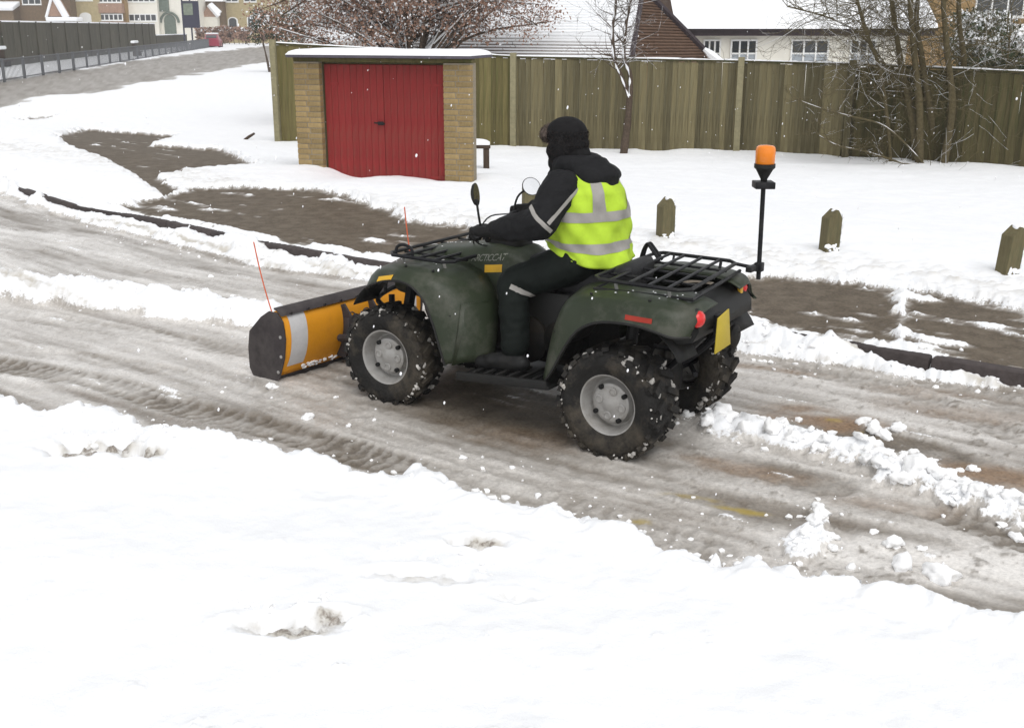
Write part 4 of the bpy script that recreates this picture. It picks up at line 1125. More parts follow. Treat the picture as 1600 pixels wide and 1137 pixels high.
M['rim'] = mat('steel_rim', (.37, .36, .345), .5, metal=.35, var=.12, scale=10, dirt=(.16, .14, .11), dirt_amt=.5, dirt_scale=7)
M['tyre_snow'] = mat('snow_in_tread', (.50, .48, .45), .8, var=.3, scale=25, dirt=(.16, .14, .12), dirt_amt=.8, dirt_scale=18)
M['nut'] = mat('black_nut', (.012, .012, .012), .6)
M['red_lens'] = mat('red_lens', (.55, .02, .02), .2, var=.1, coat=.6, emit=((1, .04, .03), .06))
M['red_refl'] = mat('red_reflector', (.30, .035, .022), .35, var=.1)
M['amber'] = mat('amber_reflector', (.62, .36, .035), .3, var=.1)
M['yellow'] = mat('yellow_plate', (.50, .38, .045), .55, var=.04)
M['decal'] = mat('grey_lettering', (.20, .205, .175), .5, var=.1)
M['white_lens'] = mat('clear_lens', (.6, .58, .55), .2)
M['beacon'] = mat('amber_beacon_lens', (.78, .22, .015), .25, var=.05, coat=.5)
M['mirror'] = mat('mirror_glass', (.9, .9, .9), .03, metal=1.0, var=0)
M['plough'] = mat('orange_plough_paint', (.72, .30, .018), .5, var=.10, scale=5, dirt=(.48, .19, .02), dirt_amt=.55, dirt_scale=5, bump=.08)
M['plough_dark'] = mat('dark_plough_steel', (.050, .043, .044), .6, var=.2, scale=8, dirt=(.11, .10, .09), dirt_amt=.4)
M['reflect'] = mat('reflective_tape', (.56, .55, .55), .5, var=.08, scale=20)
M['rod'] = mat('orange_marker_rod', (.62, .13, .06), .5, var=.05)

ATV_O = (.175, 6.254, .004); ATV_YAW = R(145.2)
Q = empty('quad_bike', ATV_O, ATV_YAW, label='muddy olive green quad bike ridden on the slushy road with yellow plate', cat='quad bike')
_fw = np.array([math.cos(ATV_YAW), math.sin(ATV_YAW), 0]); _lf = np.array([-_fw[1], _fw[0], 0])
def to_world(p): return np.array(ATV_O) + _fw * p[0] + _lf * p[1] + np.array([0, 0, p[2]])
def to_local(P):
    d = np.array(P) - np.array(ATV_O); return np.array([d @ _fw, d @ _lf, d[2]])
from mathutils.bvhtree import BVHTree
def bvh(o):
    dg = bpy.context.evaluated_depsgraph_get(); e = o.evaluated_get(dg); me = e.to_mesh()
    t = BVHTree.FromPolygons([v.co.copy() for v in me.vertices], [list(p.vertices) for p in me.polygons]); e.to_mesh_clear(); return t

def fender(A, S, B, n=28, lip=.03):
    A, S, B = spline(A, n), spline(S, n), spline(B, n)
    rows = []
    for a, s_, b in zip(A, S, B):
        inn = a + np.array([0, -.022, -.004]); low = a + np.array([0, 0, -lip * .35])
        rows.append(np.vstack([[inn], [low], spline([a, s_, b], 9)]))
    return rows
def mirror_rows(rows): return [np.array([[p[0], -p[1]*.92, p[2]] for p in r])[::-1] for r in rows]

def build_atv():
    # ---------- wheels
    def tyre_mesh(rw, rad):
        m = MB(); w = rw
        prof = [(.150, -.36*w), (.165, -.42*w), (.215, -.50*w), (rad - .045, -.50*w), (rad - .022, -.44*w), (rad - .012, -.30*w), (rad - .010, 0), (rad - .012, .30*w), (rad - .022, .44*w), (rad - .045, .50*w), (.215, .50*w), (.165, .42*w), (.150, .36*w)]
        m.lathe(prof, 48)
        nl = 20
        for k in range(nl):
            for s in (-1, 1):
                t = 2*math.pi*(k + (.25 if s > 0 else .75)) / nl
                for (h, sk, ln, dd, rr) in ((.24*w, .5, .40*w, .034, rad - .004), (.455*w, .15, .12*w, .036, rad - .022)):
                    tt = t + sk * .06
                    c = (rr*math.cos(tt), s*h, rr*math.sin(tt))
                    M3 = Matrix.Rotation(-tt, 3, 'Y') @ Matrix.Rotation(s * .45, 3, 'X')
                    bx = MB().box((0, 0, 0), (.022, ln, dd), bev=0)
                    m.add([M3 @ Vector(p) + Vector(c) for p in bx.v], bx.f)
        return m
    def rim_mesh(w):
        m = MB(); o = .36*w
        m.lathe([(.158, o - .018), (.166, o + .004), (.163, o + .012), (.154, o + .008), (.147, o - .006), (.142, o - .030), (.128, o - .060), (.118, o - .066), (.110, o - .052), (.104, o - .028), (.092, o - .022), (.060, o - .024), (.048, o - .020), (.030, o - .012), (.0005, o - .010)], 48)
        m.lathe([(.158, o - .018), (.150, -o), (.160, -o - .01)], 48)
        for k in range(4):
            t = math.pi/4 + k*math.pi/2 + .3; c = (.067*math.cos(t), o - .026, .067*math.sin(t))
            m.lathe([(.0235, 0), (.0225, .011), (.017, .013), (.015, .007), (.0005, .006)], 16, c)
        return m
    def nut_mesh(w):
        m = MB(); o = .36*w
        m.lathe([(.013, -.01), (.013, .010), (.009, .014), (.0005, .014)], 10, (0, o - .018, 0)); return m
    spec = [('F', .752, .44, .215, .292), ('R', -.752, .44, .255, .295)]
    for nm, x, ty, w, rad in spec:
        tm, rm, nmh = tyre_mesh(w, rad), rim_mesh(w), nut_mesh(w)
        for s in (1, -1):
            wh = obj('wheel', tm, M['tyre'], Q, smooth=40); wh.location = (x if (s > 0 or x > 0) else x + .045, s*ty if s > 0 else -.395, rad - .012); wh.rotation_euler = (0, random.uniform(0, 6), 0 if s > 0 else math.pi)
            if nm == 'F': wh.rotation_euler[2] += R(4)
            r = obj('rim', rm, M['rim'], wh, smooth=30)
            for k in range(4):
                t = k*math.pi/2 + .3; q = obj('lug_nut', nmh, M['nut'], wh); q.location = (.097*math.cos(t), 0, .097*math.sin(t))
            sn = MB(); rs = random.Random(3 + s + (5 if nm == 'F' else 0))
            for k in range(170):
                t = rs.uniform(0, 2*math.pi); h = rs.choice([-1, 1]) * rs.uniform(.30, .52) * w if rs.random() < .8 else rs.uniform(-.3, .3) * w
                rr = rad - .016 - (.03 if abs(h) > .44*w else 0) * rs.random(); z = .004 + .013*rs.random()**2.2
                sn.ball((rr*math.cos(t), h, rr*math.sin(t)), (z*rs.uniform(.7, 1.5), z*rs.uniform(.6, 1.3), z*rs.uniform(.7, 1.5)), 1, .9, k)
            tag(obj('tread_snow', sn, M['tyre_snow'], wh, smooth=60), kind='stuff')
    # ---------- fenders
    A = [(.915, .37, .675), (.875, .52, .68), (.78, .575, .725), (.65, .585, .765), (.51, .585, .762), (.41, .58, .69), (.345, .58, .57), (.30, .575, .43), (.27, .57, .33)]
    S = [(.93, .32, .70), (.90, .42, .73), (.80, .49, .79), (.66, .50, .818), (.50, .50, .818), (.34, .50, .77), (.24, .50, .64), (.20, .51, .48), (.19, .52, .34)]
    B = [(.93, .20, .74), (.91, .21, .78), (.82, .21, .81), (.66, .20, .825), (.48, .19, .828), (.30, .19, .80), (.14, .26, .68), (.09, .32, .50), (.09, .36, .33)]
    rw = fender(A, S, B)
    for rr in (rw, mirror_rows(rw)): obj('front_fender', MB().loft(list(rr), closed=False), M['atv'], Q, smooth=45, solid=.007, off=0)
    A = [(-.375, .55, .345), (-.44, .57, .43), (-.52, .58, .57), (-.60, .583, .67), (-.72, .585, .728), (-.90, .585, .742), (-1.02, .58, .725), (-1.11, .565, .705), (-1.17, .50, .70)]
    S = [(-.345, .50, .36), (-.37, .50, .50), (-.42, .51, .66), (-.50, .52, .785), (-.66, .525, .828), (-.86, .525, .838), (-1.02, .515, .832), (-1.13, .48, .815), (-1.185, .40, .79)]
    B = [(-.30, .30, .40), (-.31, .28, .58), (-.36, .26, .74), (-.48, .24, .825), (-.66, .22, .842), (-.86, .21, .848), (-1.02, .20, .845), (-1.13, .20, .825), (-1.19, .19, .80)]
    rw = fender(A, S, B)
    for rr in (rw, mirror_rows(rw)): obj('rear_fender', MB().loft(list(rr), closed=False), M['atv'], Q, smooth=45, solid=.007, off=0)
    for cur in (A, [(.915, .37, .675), (.875, .52, .68), (.78, .575, .725), (.65, .585, .765), (.51, .585, .762), (.41, .58, .69), (.345, .58, .57), (.30, .575, .43), (.27, .57, .33)]):
        for s in (1, -.92):
            obj('fender_trim', MB().tube([(p[0], p[1]*s + .002*np.sign(s), p[2] - .006) for p in spline(cur, 40)], .0075, 7), M['blackp'], Q)
    for x, y, z in ((.60, .49, .832), (.42, .47, .822), (-.62, .50, .838), (-.95, .50, .846), (.26, .53, .60), (.245, .54, .45), (-.43, .535, .62)):
        obj('bolt', MB().ball((x, y, z), (.009, .009, .007), 2), M['blackp'], Q)
    # inner wheel wells
    ww = MB()
    for sx, c in ((.72, .72), (-.78, -.78)):
        for s in (1, -1):
            n = 18; rings = []
            for k in range(n + 1):
                t = R(28) + R(124) * k / n
                rings.append([(c + .365*math.cos(t), s*.25, .37 + .365*math.sin(t)), (c + .365*math.cos(t), s*.46, .37 + .365*math.sin(t))])
            ww.loft(rings, closed=False)
    # rear tail panel between the fenders
    tp = MB(); secs = []
    for y in np.linspace(-.40, .40, 13):
        e = 1 - (abs(y)/.5)**2
        secs.append([(-1.02, y, .80), (-1.10, y, .79), (-1.17 + .02*(1 - e), y, .755), (-1.185 + .02*(1 - e), y, .70), (-1.14, y, .64), (-1.06, y, .62), (-1.0, y, .66)])
    tp.loft(secs); obj('tail_panel', tp, M['blackp'], Q, smooth=50)
    # ---------- centre body
    def sec(x, hw, z0, z1, p=3.2, n=28):
        r = []
        zc, hz = (z0 + z1)/2, (z1 - z0)/2
        for k in range(n):
            t = 2*math.pi*k/n; c_, s_ = math.cos(t), math.sin(t)
            r.append((x, hw*np.sign(c_)*abs(c_)**(2/p), zc + hz*np.sign(s_)*abs(s_)**(2/p)))
        return r
    b = MB(); b.loft([sec(.95, .16, .60, .74), sec(.93, .21, .56, .79), (sec(.84, .225, .55, .845)), sec(.66, .222, .54, .882), sec(.48, .212, .54, .905), sec(.34, .205, .54, .93), sec(.22, .20, .56, .945), sec(.10, .185, .58, .925), sec(.02, .165, .60, .88), sec(-.06, .15, .62, .84)])
    body = obj('bodywork', b, M['atv'], Q, smooth=50)
    st = MB(); zt = [(.04, .10, .70, .885), (.0, .125, .70, .905), (-.12, .15, .70, .885), (-.28, .17, .70, .868), (-.44, .18, .72, .875), (-.56, .185, .74, .905), (-.61, .18, .76, .925), (-.66, .17, .78, .932), (-.68, .15, .80, .915)]
    st.loft([sec(x, w, a, c, 4.0) for x, w, a, c in zt]); obj('seat', st, M['vinyl'], Q, smooth=50)
    pd = MB().loft([sec(.33, .07, .90, .955), sec(.28, .09, .90, .995), sec(.20, .10, .90, 1.02), sec(.13, .085, .90, 1.0), sec(.11, .06, .9, .96)]); obj('steering_pod', pd, M['blackp'], Q, smooth=50)
    side = MB()
    for s in (1, -1):
        side.loft([[(x, s*y0, z) for (x, z) in ((.14, .66), (.12, .36), (-.30, .38), (-.36, .70))], [(x, s*.20, z) for (x, z) in ((.20, .80), (.18, .30), (-.36, .32), (-.40, .80))]] if False else [[(x, s*.30, z) for (x, z) in ((.10, .60), (.10, .38), (-.26, .40), (-.30, .62))], [(x, s*.16, z) for (x, z) in ((.18, .78), (.16, .30), (-.36, .32), (-.38, .80))]])
    # ---------- engine, frame, running gear (dark, low)
    e = MB(); e.box((-.12, 0, .50), (.62, .36, .40), bev=.05); eng = obj('engine', e, M['engine'], Q)
    cv = MB().lathe([(.001, .255), (.11, .25), (.135, .235), (.14, .17)], 24, (-.05, 0, .45), 'y').lathe([(.001, .255), (.09, .25), (.11, .235), (.115, .17)], 24, (-.27, 0, .47), 'y'); obj('clutch_cover', cv, M['engine'], Q)
    fr = MB()
    for s in (1, -1):
        fr.tube(spline([(1.0, s*.16, .55), (.95, s*.18, .32), (.6, s*.17, .24), (-.4, s*.17, .24), (-.8, s*.17, .34), (-1.1, s*.17, .62)], 24), .019, 8)
        fr.tube([(.85, s*.18, .36), (.2, s*.16, .66), (-.35, s*.17, .72), (-1.02, s*.18, .70)], .017, 8)
        for x in (.752, -.752):
            fr.tube([(x + .16, s*.14, .30), (x, s*.40, .27)], .016, 6); fr.tube([(x - .16, s*.14, .30), (x, s*.40, .27)], .016, 6)
            fr.tube([(x + .10, s*.14, .42), (x, s*.38, .34)], .014, 6)
            fr.tube([(x, s*.10, .30), (x, s*.46, .285)], .026, 8)
            fr.tube([(x + .02, s*.33, .34), (x + .02, s*.24, .64)], .033, 10)
    obj('frame', fr, M['blackm'], Q)
    obj('axle_housing', MB().box((-.752, 0, .30), (.24, .22, .18), bev=.05), M['engine'], Q); obj('front_differential', MB().box((.752, 0, .30), (.22, .2, .16), bev=.05), M['engine'], Q)
    obj('skid_plate', MB().box((.05, 0, .215), (1.1, .34, .02), bev=.006), M['blackm'], Q)
    ex = MB().lathe([(.001, -1.10), (.045, -1.10), (.065, -1.09), (.068, -.72), (.04, -.66), (.022, -.60)], 20, (0, -.24, .52), 'x'); obj('exhaust', ex, M['engine'], Q)
    ws = obj('wheel_well', ww, M['blackp'], Q, solid=.006)
    ws['kind'] = 'stuff'
    for s in (1, -1):
        f = MB().box((-.10, s*.43, .285), (.62, .26, .022), rot=(0, R(5), 0), bev=.006).box((-.10, s*.555, .300), (.60, .022, .05), rot=(0, R(5), 0), bev=.006)
        for k in range(6): f.box((.10 - k*.08, s*.43, .303 + .007*k), (.018, .22, .016), bev=.003)
        fb = obj('footboard', f, M['blackp'], Q)
        g = MB().loft([[(.16, s*.30, .33), (.22, s*.57, .33)], [(.12, s*.30, .50), (.20, s*.54, .50)], [(.12, s*.26, .66), (.22, s*.48, .66)]], closed=False); obj('leg_guard', g, M['atv'], Q, solid=.006)
        sp = MB().box((-.08, s*.205, .60), (.46, .02, .26), bev=.008); obj('side_panel', sp, M['blackp'], Q)
    # ---------- racks
    def rack(nm, x0, x1, hy, z, nlat, nlong, feet):
        m = MB(); c = .05
        per = [(x0, -hy + c, z), (x0, hy - c, z), (x0 - np.sign(x0 - x1)*c, hy, z), (x1 + np.sign(x0 - x1)*c, hy, z), (x1, hy - c, z), (x1, -hy + c, z), (x1 + np.sign(x0 - x1)*c, -hy, z), (x0 - np.sign(x0 - x1)*c, -hy, z)]
        m.tube(per + per[:1], .0105, 8, caps=False)
        rk = obj(nm, m, M['blackm'], Q)
        for k in range(nlat):
            x = lerp(x0, x1, (k + 1)/(nlat + 1)); obj('cross_bar', MB().tube([(x, -hy, z), (x, hy, z)], .0085, 6), M['blackm'], rk)
        for k in range(nlong):
            y = lerp(-hy, hy, (k + 1)/(nlong + 1)); obj('long_bar', MB().tube([(x0, y, z - .013), (x1, y, z - .013)], .0075, 6), M['blackm'], rk)
        m = MB()
        for x, y in feet: obj('rack_leg', MB().tube([(x, y, z), (x, y*.92, z - .09)], .009, 6), M['rim'] if y > 0 else M['blackm'], rk)
        return rk
    rr = rack('rear_rack', -.56, -1.10, .405, .892, 4, 3, ((-.70, .40), (-1.0, .40), (-.70, -.40), (-1.0, -.40)))
    lw = MB().tube([(-.58, -.40, .84), (-.58, .40, .84), (-1.12, .38, .85), (-1.12, -.38, .85)], .010, 6); obj('lower_rail', lw, M['blackm'], rr)
    obj('grab_loop', MB().tube(spline([(-.50, -.30, .86), (-.525, -.30, .93), (-.555, -.30, .958), (-.585, -.30, .94), (-.66, -.30, .875)], 14), .0105, 8), M['blackm'], rr)
    obj('grab_loop', MB().tube(spline([(-.515, -.24, .86), (-.54, -.24, .93), (-.57, -.24, .965), (-.60, -.24, .945), (-.67, -.24, .88)], 14), .0105, 8), M['blackm'], rr)
    fk = rack('front_rack', .80, .34, .43, .868, 3, 4, ((.70, .40), (.42, .38), (.70, -.40), (.42, -.38)))
    obj('rack_loop', MB().tube(spline([(.745, .405, .868), (.735, .405, .91), (.70, .405, .928), (.65, .405, .925), (.625, .405, .905), (.62, .405, .868)], 16), .0095, 8), M['blackm'], fk)
    # ---------- bumper, lamps
    bp = MB().tube(spline([(.93, -.30, .50), (1.02, -.26, .55), (1.05, 0, .58), (1.02, .26, .55), (.93, .30, .50)], 18), .016, 8).tube(spline([(.93, -.26, .70), (1.01, -.22, .70), (1.03, 0, .70), (1.01, .22, .70), (.93, .26, .70)], 18), .014, 8)
    for y in (-.2, .2): bp.tube([(1.02, y, .56), (1.0, y, .70)], .012, 6)
    obj('bumper', bp, M['blackm'], Q)
    for s in (1, -1):
        obj('headlight', MB().ball((.945, s*.13, .70), (.03, .07, .045), 2), M['white_lens'], Q)
        ty_, tx_ = (.405, 0) if s > 0 else (-.37, .03)
        tl = obj('taillight', MB().ball((-1.165 + tx_, ty_, .765), (.036, .048, .044), 2), M['red_lens'], Q)
        obj('lens_ring', MB().lathe([(.050, -.012), (.054, 0), (.048, .010)], 20, (-1.155 + tx_, ty_, .765), 'x'), M['blackp'], tl)
        obj('reversing_lens', MB().ball((-1.150 + tx_, ty_ + s*.052, .762), (.022, .018, .022), 2), M['white_lens'], tl)
    obj('indicator', MB().box((-1.155, -.295, .758), (.022, .045, .062), bev=.006), M['amber'], Q)
    obj('number_plate', MB().box((-1.205, .165, .655), (.008, .215, .185), rot=(0, R(-6), R(4)), bev=.003), M['yellow'], Q)
    obj('plate_bracket', MB().box((-1.18, .165, .69), (.04, .06, .10), bev=.006), M['blackm'], Q)
    # ---------- decals that follow the bodywork
    tb = bvh(body)
    def yside(x, z):
        h = tb.ray_cast(Vector((x, .9, z)), Vector((0, -1, 0))); return h[0].y if h[0] else .2
    def patch(x0, x1, z0, z1, slope=0., off=.003, nx=8, nz=5, fn=yside):
        m = MB(); vs_ = []
        for i in range(nx):
            for j in range(nz):
                x = lerp(x0, x1, i/(nx - 1)); z = lerp(z0, z1, j/(nz - 1)) + slope*(x - x0); vs_.append((x, fn(x, z) + off, z))
        m.add(vs_, [(i*nz + j, (i+1)*nz + j, (i+1)*nz + j + 1, i*nz + j + 1) for i in range(nx - 1) for j in range(nz - 1)]); return m
    obj('decal', patch(.262, .150, .785, .828, -.12), M['amber'], Q)
    cu = bpy.data.curves.new('lettering', 'FONT'); cu.body = 'ARCTICCAT'; cu.size = .052; cu.shear = .25; cu.space_character = .86
    to = bpy.data.objects.new('lettering', cu); COL.objects.link(to)
    dg = bpy.context.evaluated_depsgraph_get(); tm = bpy.data.meshes.new_from_object(to.evaluated_get(dg)); bpy.data.objects.remove(to)
    vv = np.array([v.co[:] for v in tm.vertices]); wv = vv[:, 0].max() - vv[:, 0].min()
    sc = .228 / wv; L = MB()
    pts = []
    for v in vv:
        x = .362 - (v[0] - vv[:, 0].min()) * sc; z = .838 + v[1] * 1.0 + (.362 - x) * .12; pts.append((x, yside(x, z) + .002, z))
    L.add(pts, [list(p.vertices) for p in tm.polygons]); lo = obj('lettering', L, M['decal'], Q, smooth=0)
    fb = [o for o in Q.children if o.name.startswith('front_fender')][0]; tf = bvh(fb)
    rb = [o for o in Q.children if o.name.startswith('rear_fender')][0]; trr = bvh(rb)
    def fs(t):
        def g(x, z):
            h = t.ray_cast(Vector((x, .9, z)), Vector((0, -1, 0))); return h[0].y if h[0] else .56
        return g
    obj('side_reflector', patch(.735, .625, .742, .768, -.22, .004, fn=fs(tf)), M['amber'], Q)
    obj('side_reflector', patch(-.862, -1.005, .757, .781, .02, .004, fn=fs(trr)), M['red_refl'], Q)
    # ---------- handlebar
    hb = MB().tube(spline([(.15, .40, 1.045), (.20, .24, 1.055), (.27, .12, 1.01), (.30, 0, .985), (.34, -.10, 1.01), (.37, -.22, 1.055), (.385, -.40, 1.045)], 26), .0125, 8)
    hbar = obj('handlebar', hb, M['blackm'], Q)
    obj('grip', MB().tube([(.145, .43, 1.043), (.185, .29, 1.053)], .018, 10), M['vinyl'], hbar); obj('grip', MB().tube([(.386, -.43, 1.043), (.375, -.29, 1.053)], .018, 10), M['vinyl'], hbar)
    obj('brake_lever', MB().tube(spline([(.22, .25, 1.04), (.25, .32, 1.03), (.22, .42, 1.02)], 8), .006, 6), M['rim'], hbar); obj('brake_lever', MB().tube(spline([(.42, -.25, 1.04), (.46, -.32, 1.03), (.45, -.42, 1.02)], 8), .006, 6), M['rim'], hbar)
    def mirror_(base, mid, c, nrm, rx, rz):
        st_ = obj('mirror', MB().tube(spline([base, mid, c], 10), .0065, 8), M['blackp'], Q)
        n = Vector(nrm).normalized(); q = n.to_track_quat('X', 'Z').to_matrix()
        m = MB().lathe([(.0005, -.022), (.55, -.020), (.9, -.010), (1.0, 0), (1.0, .004), (.93, .005)], 24, (0, 0, 0), 'x'); m.v = [tuple(q @ Vector((p[0], p[1]*rx, p[2]*rz)) + Vector(c)) for p in m.v]
        obj('mirror_housing', m, M['blackp'], st_)
        m = MB().lathe([(.94, .0045), (.0005, .006)], 24, (0, 0, 0), 'x'); m.v = [tuple(q @ Vector((p[0], p[1]*rx, p[2]*rz)) + Vector(c)) for p in m.v]
        obj('mirror_glass', m, M['mirror'], st_)
    mirror_((.165, .36, 1.05), (.155, .40, 1.15), (.168, .405, 1.258), (-.9, -.30, .12), .052, .062)
    mirror_((.40, -.28, 1.05), (.375, -.30, 1.15), (.300, -.325, 1.208), (-.80, .45, .42), .060, .056)
    # ---------- beacon on its pole
    px_, py_ = -1.11, -.455
    pb = obj('beacon_pole', MB().tube([(px_, py_, .800), (px_, py_ + .012, 1.30)], .0125, 10), M['blackm'], Q)
    obj('pole_arm', MB().tube([(-.985, -.385, .885), (-1.06, -.43, .868), (px_, py_, .868)], .010, 8), M['blackm'], pb)
    obj('pole_bracket', MB().box((px_ + .015, py_ + .05, .868), (.035, .12, .030), bev=.004).box((px_, py_, .868), (.045, .045, .05), bev=.006), M['blackm'], pb)
    top = (px_, py_ + .012)
    obj('cross_bracket', MB().box((top[0], top[1], 1.315), (.105, .105, .036), rot=(0, 0, R(35)), bev=.004), M['blackm'], pb)
    obj('beacon_base', MB().lathe([(.0005, 1.30), (.016, 1.30), (.018, 1.345), (.045, 1.395), (.056, 1.405), (.056, 1.425), (.0005, 1.425)], 24, (top[0], top[1], 0), 'z'), M['blackp'], pb)
    obj('beacon_lens', MB().lathe([(.048, 1.424), (.052, 1.43), (.0525, 1.498), (.048, 1.513), (.038, 1.520), (.0005, 1.524)], 28, (top[0], top[1], 0), 'z'), M['beacon'], pb)
    for a, b_, c, d in (((.20, .26, 1.05), (.36, .20, 1.03), (.42, .10, .95), (.44, .06, .90)), ((.38, -.24, 1.05), (.46, -.12, 1.04), (.44, .02, .96), (.42, .04, .90)), ((.22, .22, 1.05), (.30, .24, 1.0), (.33, .17, .94), (.30, .12, .92))):
        obj('control_cable', MB().tube(spline([a, b_, c, d], 14), .0045, 6), M['blackp'], Q)
    # snow lying on the bike
    sn = MB()
    rs = random.Random(77)
    for k in range(46):
        x, y = rs.choice([(rs.uniform(.45, .85), rs.uniform(.25, .5)), (rs.uniform(-1.1, -.55), rs.uniform(.2, .5)), (rs.uniform(.3, .8), rs.uniform(-.3, .2))])
        for t_, ob in ((tf, 0), (trr, 0), (tb, 0)):
            h = t_.ray_cast(Vector((x, y, 1.4)), Vector((0, 0, -1)))
            if h[0]: sn.ball(h[0], (rs.uniform(.003, .008), rs.uniform(.003, .008), .003), 1, .4, k); break
    tag(obj('settled_snow', sn, M['snow'], Q, smooth=60), kind='stuff')

def build_plough():
    p = empty('snow_plough', ATV_O, ATV_YAW, label='orange snow plough blade with dark end plates and marker rods ahead of the quad', cat='snow plough')
    prof = spline([(1.63, .452), (1.55, .445), (1.498, .40), (1.482, .29), (1.505, .165), (1.575, .035)], 22)
    sk = lambda x, y: x + .05*(y - .6)
    def sheet(y0, y1, ny, t, a=0, b=22, off=0.0):
        rows = []
        nrm = np.array([(np.gradient(prof[:, 1])[k], -np.gradient(prof[:, 0])[k]) for k in range(22)]); nrm /= np.linalg.norm(nrm, axis=1)[:, None]
        if (nrm[10][0] > 0): nrm = -nrm
        for y in np.linspace(y0, y1, ny):
            rows.append([(sk(prof[k][0] + nrm[k][0]*off, y), y, prof[k][1] + nrm[k][1]*off) for k in range(a, b)])
        return MB().loft(rows, closed=False)
    bl = obj('blade', sheet(.60, -.62, 14, 0, 3, 22), M['plough'], p, solid=.006, off=0)
    obj('reflective_strip', sheet(.560, .425, 5, 0, 6, 20, .006), M['reflect'], bl); obj('reflective_strip', sheet(-.475, -.575, 5, 0, 6, 20, .006), M['reflect'], bl)
    fl = MB()
    # rolled rubber flap along the top
    for y0, y1 in ((.615, -.635),):
        rings = [[(sk(1.555, y), y, .468), (sk(1.53, y), y, .462), (sk(1.508, y), y, .444), (sk(1.498, y), y, .432), (sk(1.490, y), y, .432), (sk(1.500, y), y, .450), (sk(1.520, y), y, .470), (sk(1.555, y), y, .478)] for y in np.linspace(y0, y1, 20)]
        fl.loft(rings)
    fo = obj('top_flap', fl, M['plough_dark'], p, smooth=60)
    for k in range(9):
        y = .54 - k*.14; obj('bolt', MB().lathe([(.009, -.01), (.009, .006), (.0005, .008)], 8, (sk(1.494, y), y, .440), 'x'), M['plough_dark'], fo)
    for s, y in ((1, .612), (-1, -.632)):
        poly = [(1.806, .06), (1.806, .19), (1.785, .30), (1.675, .405), (1.60, .452), (1.53, .450), (1.484, .40), (1.470, .29), (1.488, .165), (1.545, .02), (1.60, -.005), (1.78, .012)]
        ep = obj('end_plate', MB().prism([(sk(a, y), b) for a, b in poly], y - .006, y + .006, 'y'), M['plough_dark'], p, smooth=0, bev=.003)
        for (a, b) in ((1.508, .30), (1.512, .175), (1.545, .07)):
            obj('bolt', MB().lathe([(.011, -.014), (.011, .010), (.0005, .012)], 8, (sk(a, y), y, b), 'y'), M['rim'], ep)
    obj('cutting_edge', MB().loft([[(sk(1.562, y), y, .07), (sk(1.575, y), y, .07), (sk(1.60, y), y, -.004), (sk(1.588, y), y, -.006)] for y in (.60, 0, -.62)]), M['plough_dark'], p)
    for y in (.11, -.13):
        rib = [(1.47, .42), (1.41, .34), (1.39, .20), (1.48, .06), (1.565, .06), (1.50, .18), (1.48, .30), (1.497, .41)]
        obj('rib', MB().prism([(sk(a, y), b) for a, b in rib], y - .008, y + .008, 'y'), M['plough_dark'], p, smooth=0)
    fr = MB()
    for y in (.17, -.17): fr.tube([(1.46, y*.9, .20), (1.10, y, .26), (.62, y, .235)], .024, 8)
    fr.tube([(1.44, -.16, .20), (1.44, .16, .20)], .026, 8); fr.tube([(1.12, -.18, .26), (1.12, .18, .26)], .02, 8)
    obj('push_frame', fr, M['plough_dark'], p)
    for y in (.06, -.08):
        sp = [(1.46 - .30*t, y, .34 - .07*t) for t in (0, 1)]
        hel = [(1.44 - .26*t, y + .022*math.cos(t*50), .335 - .06*t + .022*math.sin(t*50)) for t in np.linspace(0, 1, 90)]
        obj('spring', MB().tube(hel, .005, 5), M['plough_dark'], p)
    obj('hinge_plate', MB().box((1.42, -.02, .25), (.05, .30, .16), bev=.01), M['plough_dark'], p)
    for (a, b) in (((1.545, .60, .33), (1.688, .62, .872)), ((1.43, -.615, .34), (1.535, -.615, .94))):
        t = np.linspace(0, 1, 9); path = [np.array(a) + (np.array(b) - np.array(a))*q + np.array([0, 0, 0]) + np.array([.016*math.sin(q*math.pi), 0, 0]) for q in t]
        mk = obj('marker_rod', MB().tube(path, .0042, 6), M['rod'], p)
        obj('rod_clamp', MB().box(np.array(a) + [0, .0, .02], (.02, .03, .07), bev=.004), M['red_refl'], mk)
    sn = MB(); rs = random.Random(5)
    for k in range(36):
        y = rs.uniform(.12, .42); z = rs.uniform(.045, .075); sn.ball((sk(lerp(1.575, 1.53, (z - .035)/.09) - .012, y), y, z), (rs.uniform(.005, .010), rs.uniform(.010, .022), rs.uniform(.004, .009)), 1, .4, k)
    tag(obj('packed_snow', sn, M['ice_lump'], p, smooth=60), kind='stuff')

build_atv()
def rear_rake():
    # the carrier and tail sit a few degrees askew on this well used machine
    todo = list(Q.children)
    while todo:
        o = todo.pop(); todo += list(o.children)
        if o.type != 'MESH' or o.data.users > 1 or o.name.startswith(('wheel', 'rim', 'tread', 'lug', 'beacon', 'pole', 'cross_bracket', 'pole_arm')): continue
        n = len(o.data.vertices); V = np.zeros(n*3); o.data.vertices.foreach_get('co', V); V = V.reshape(-1, 3)
        w = np.clip((V[:, 2] - .58)/.15, 0, 1) * np.clip((-V[:, 0] - .40)/.35, 0, 1)
        V[:, 0] += w * .115 * np.clip(.38 - V[:, 1], 0, .9)
        o.data.vertices.foreach_set('co', V.ravel()); o.data.update()
rear_rake()
build_plough()

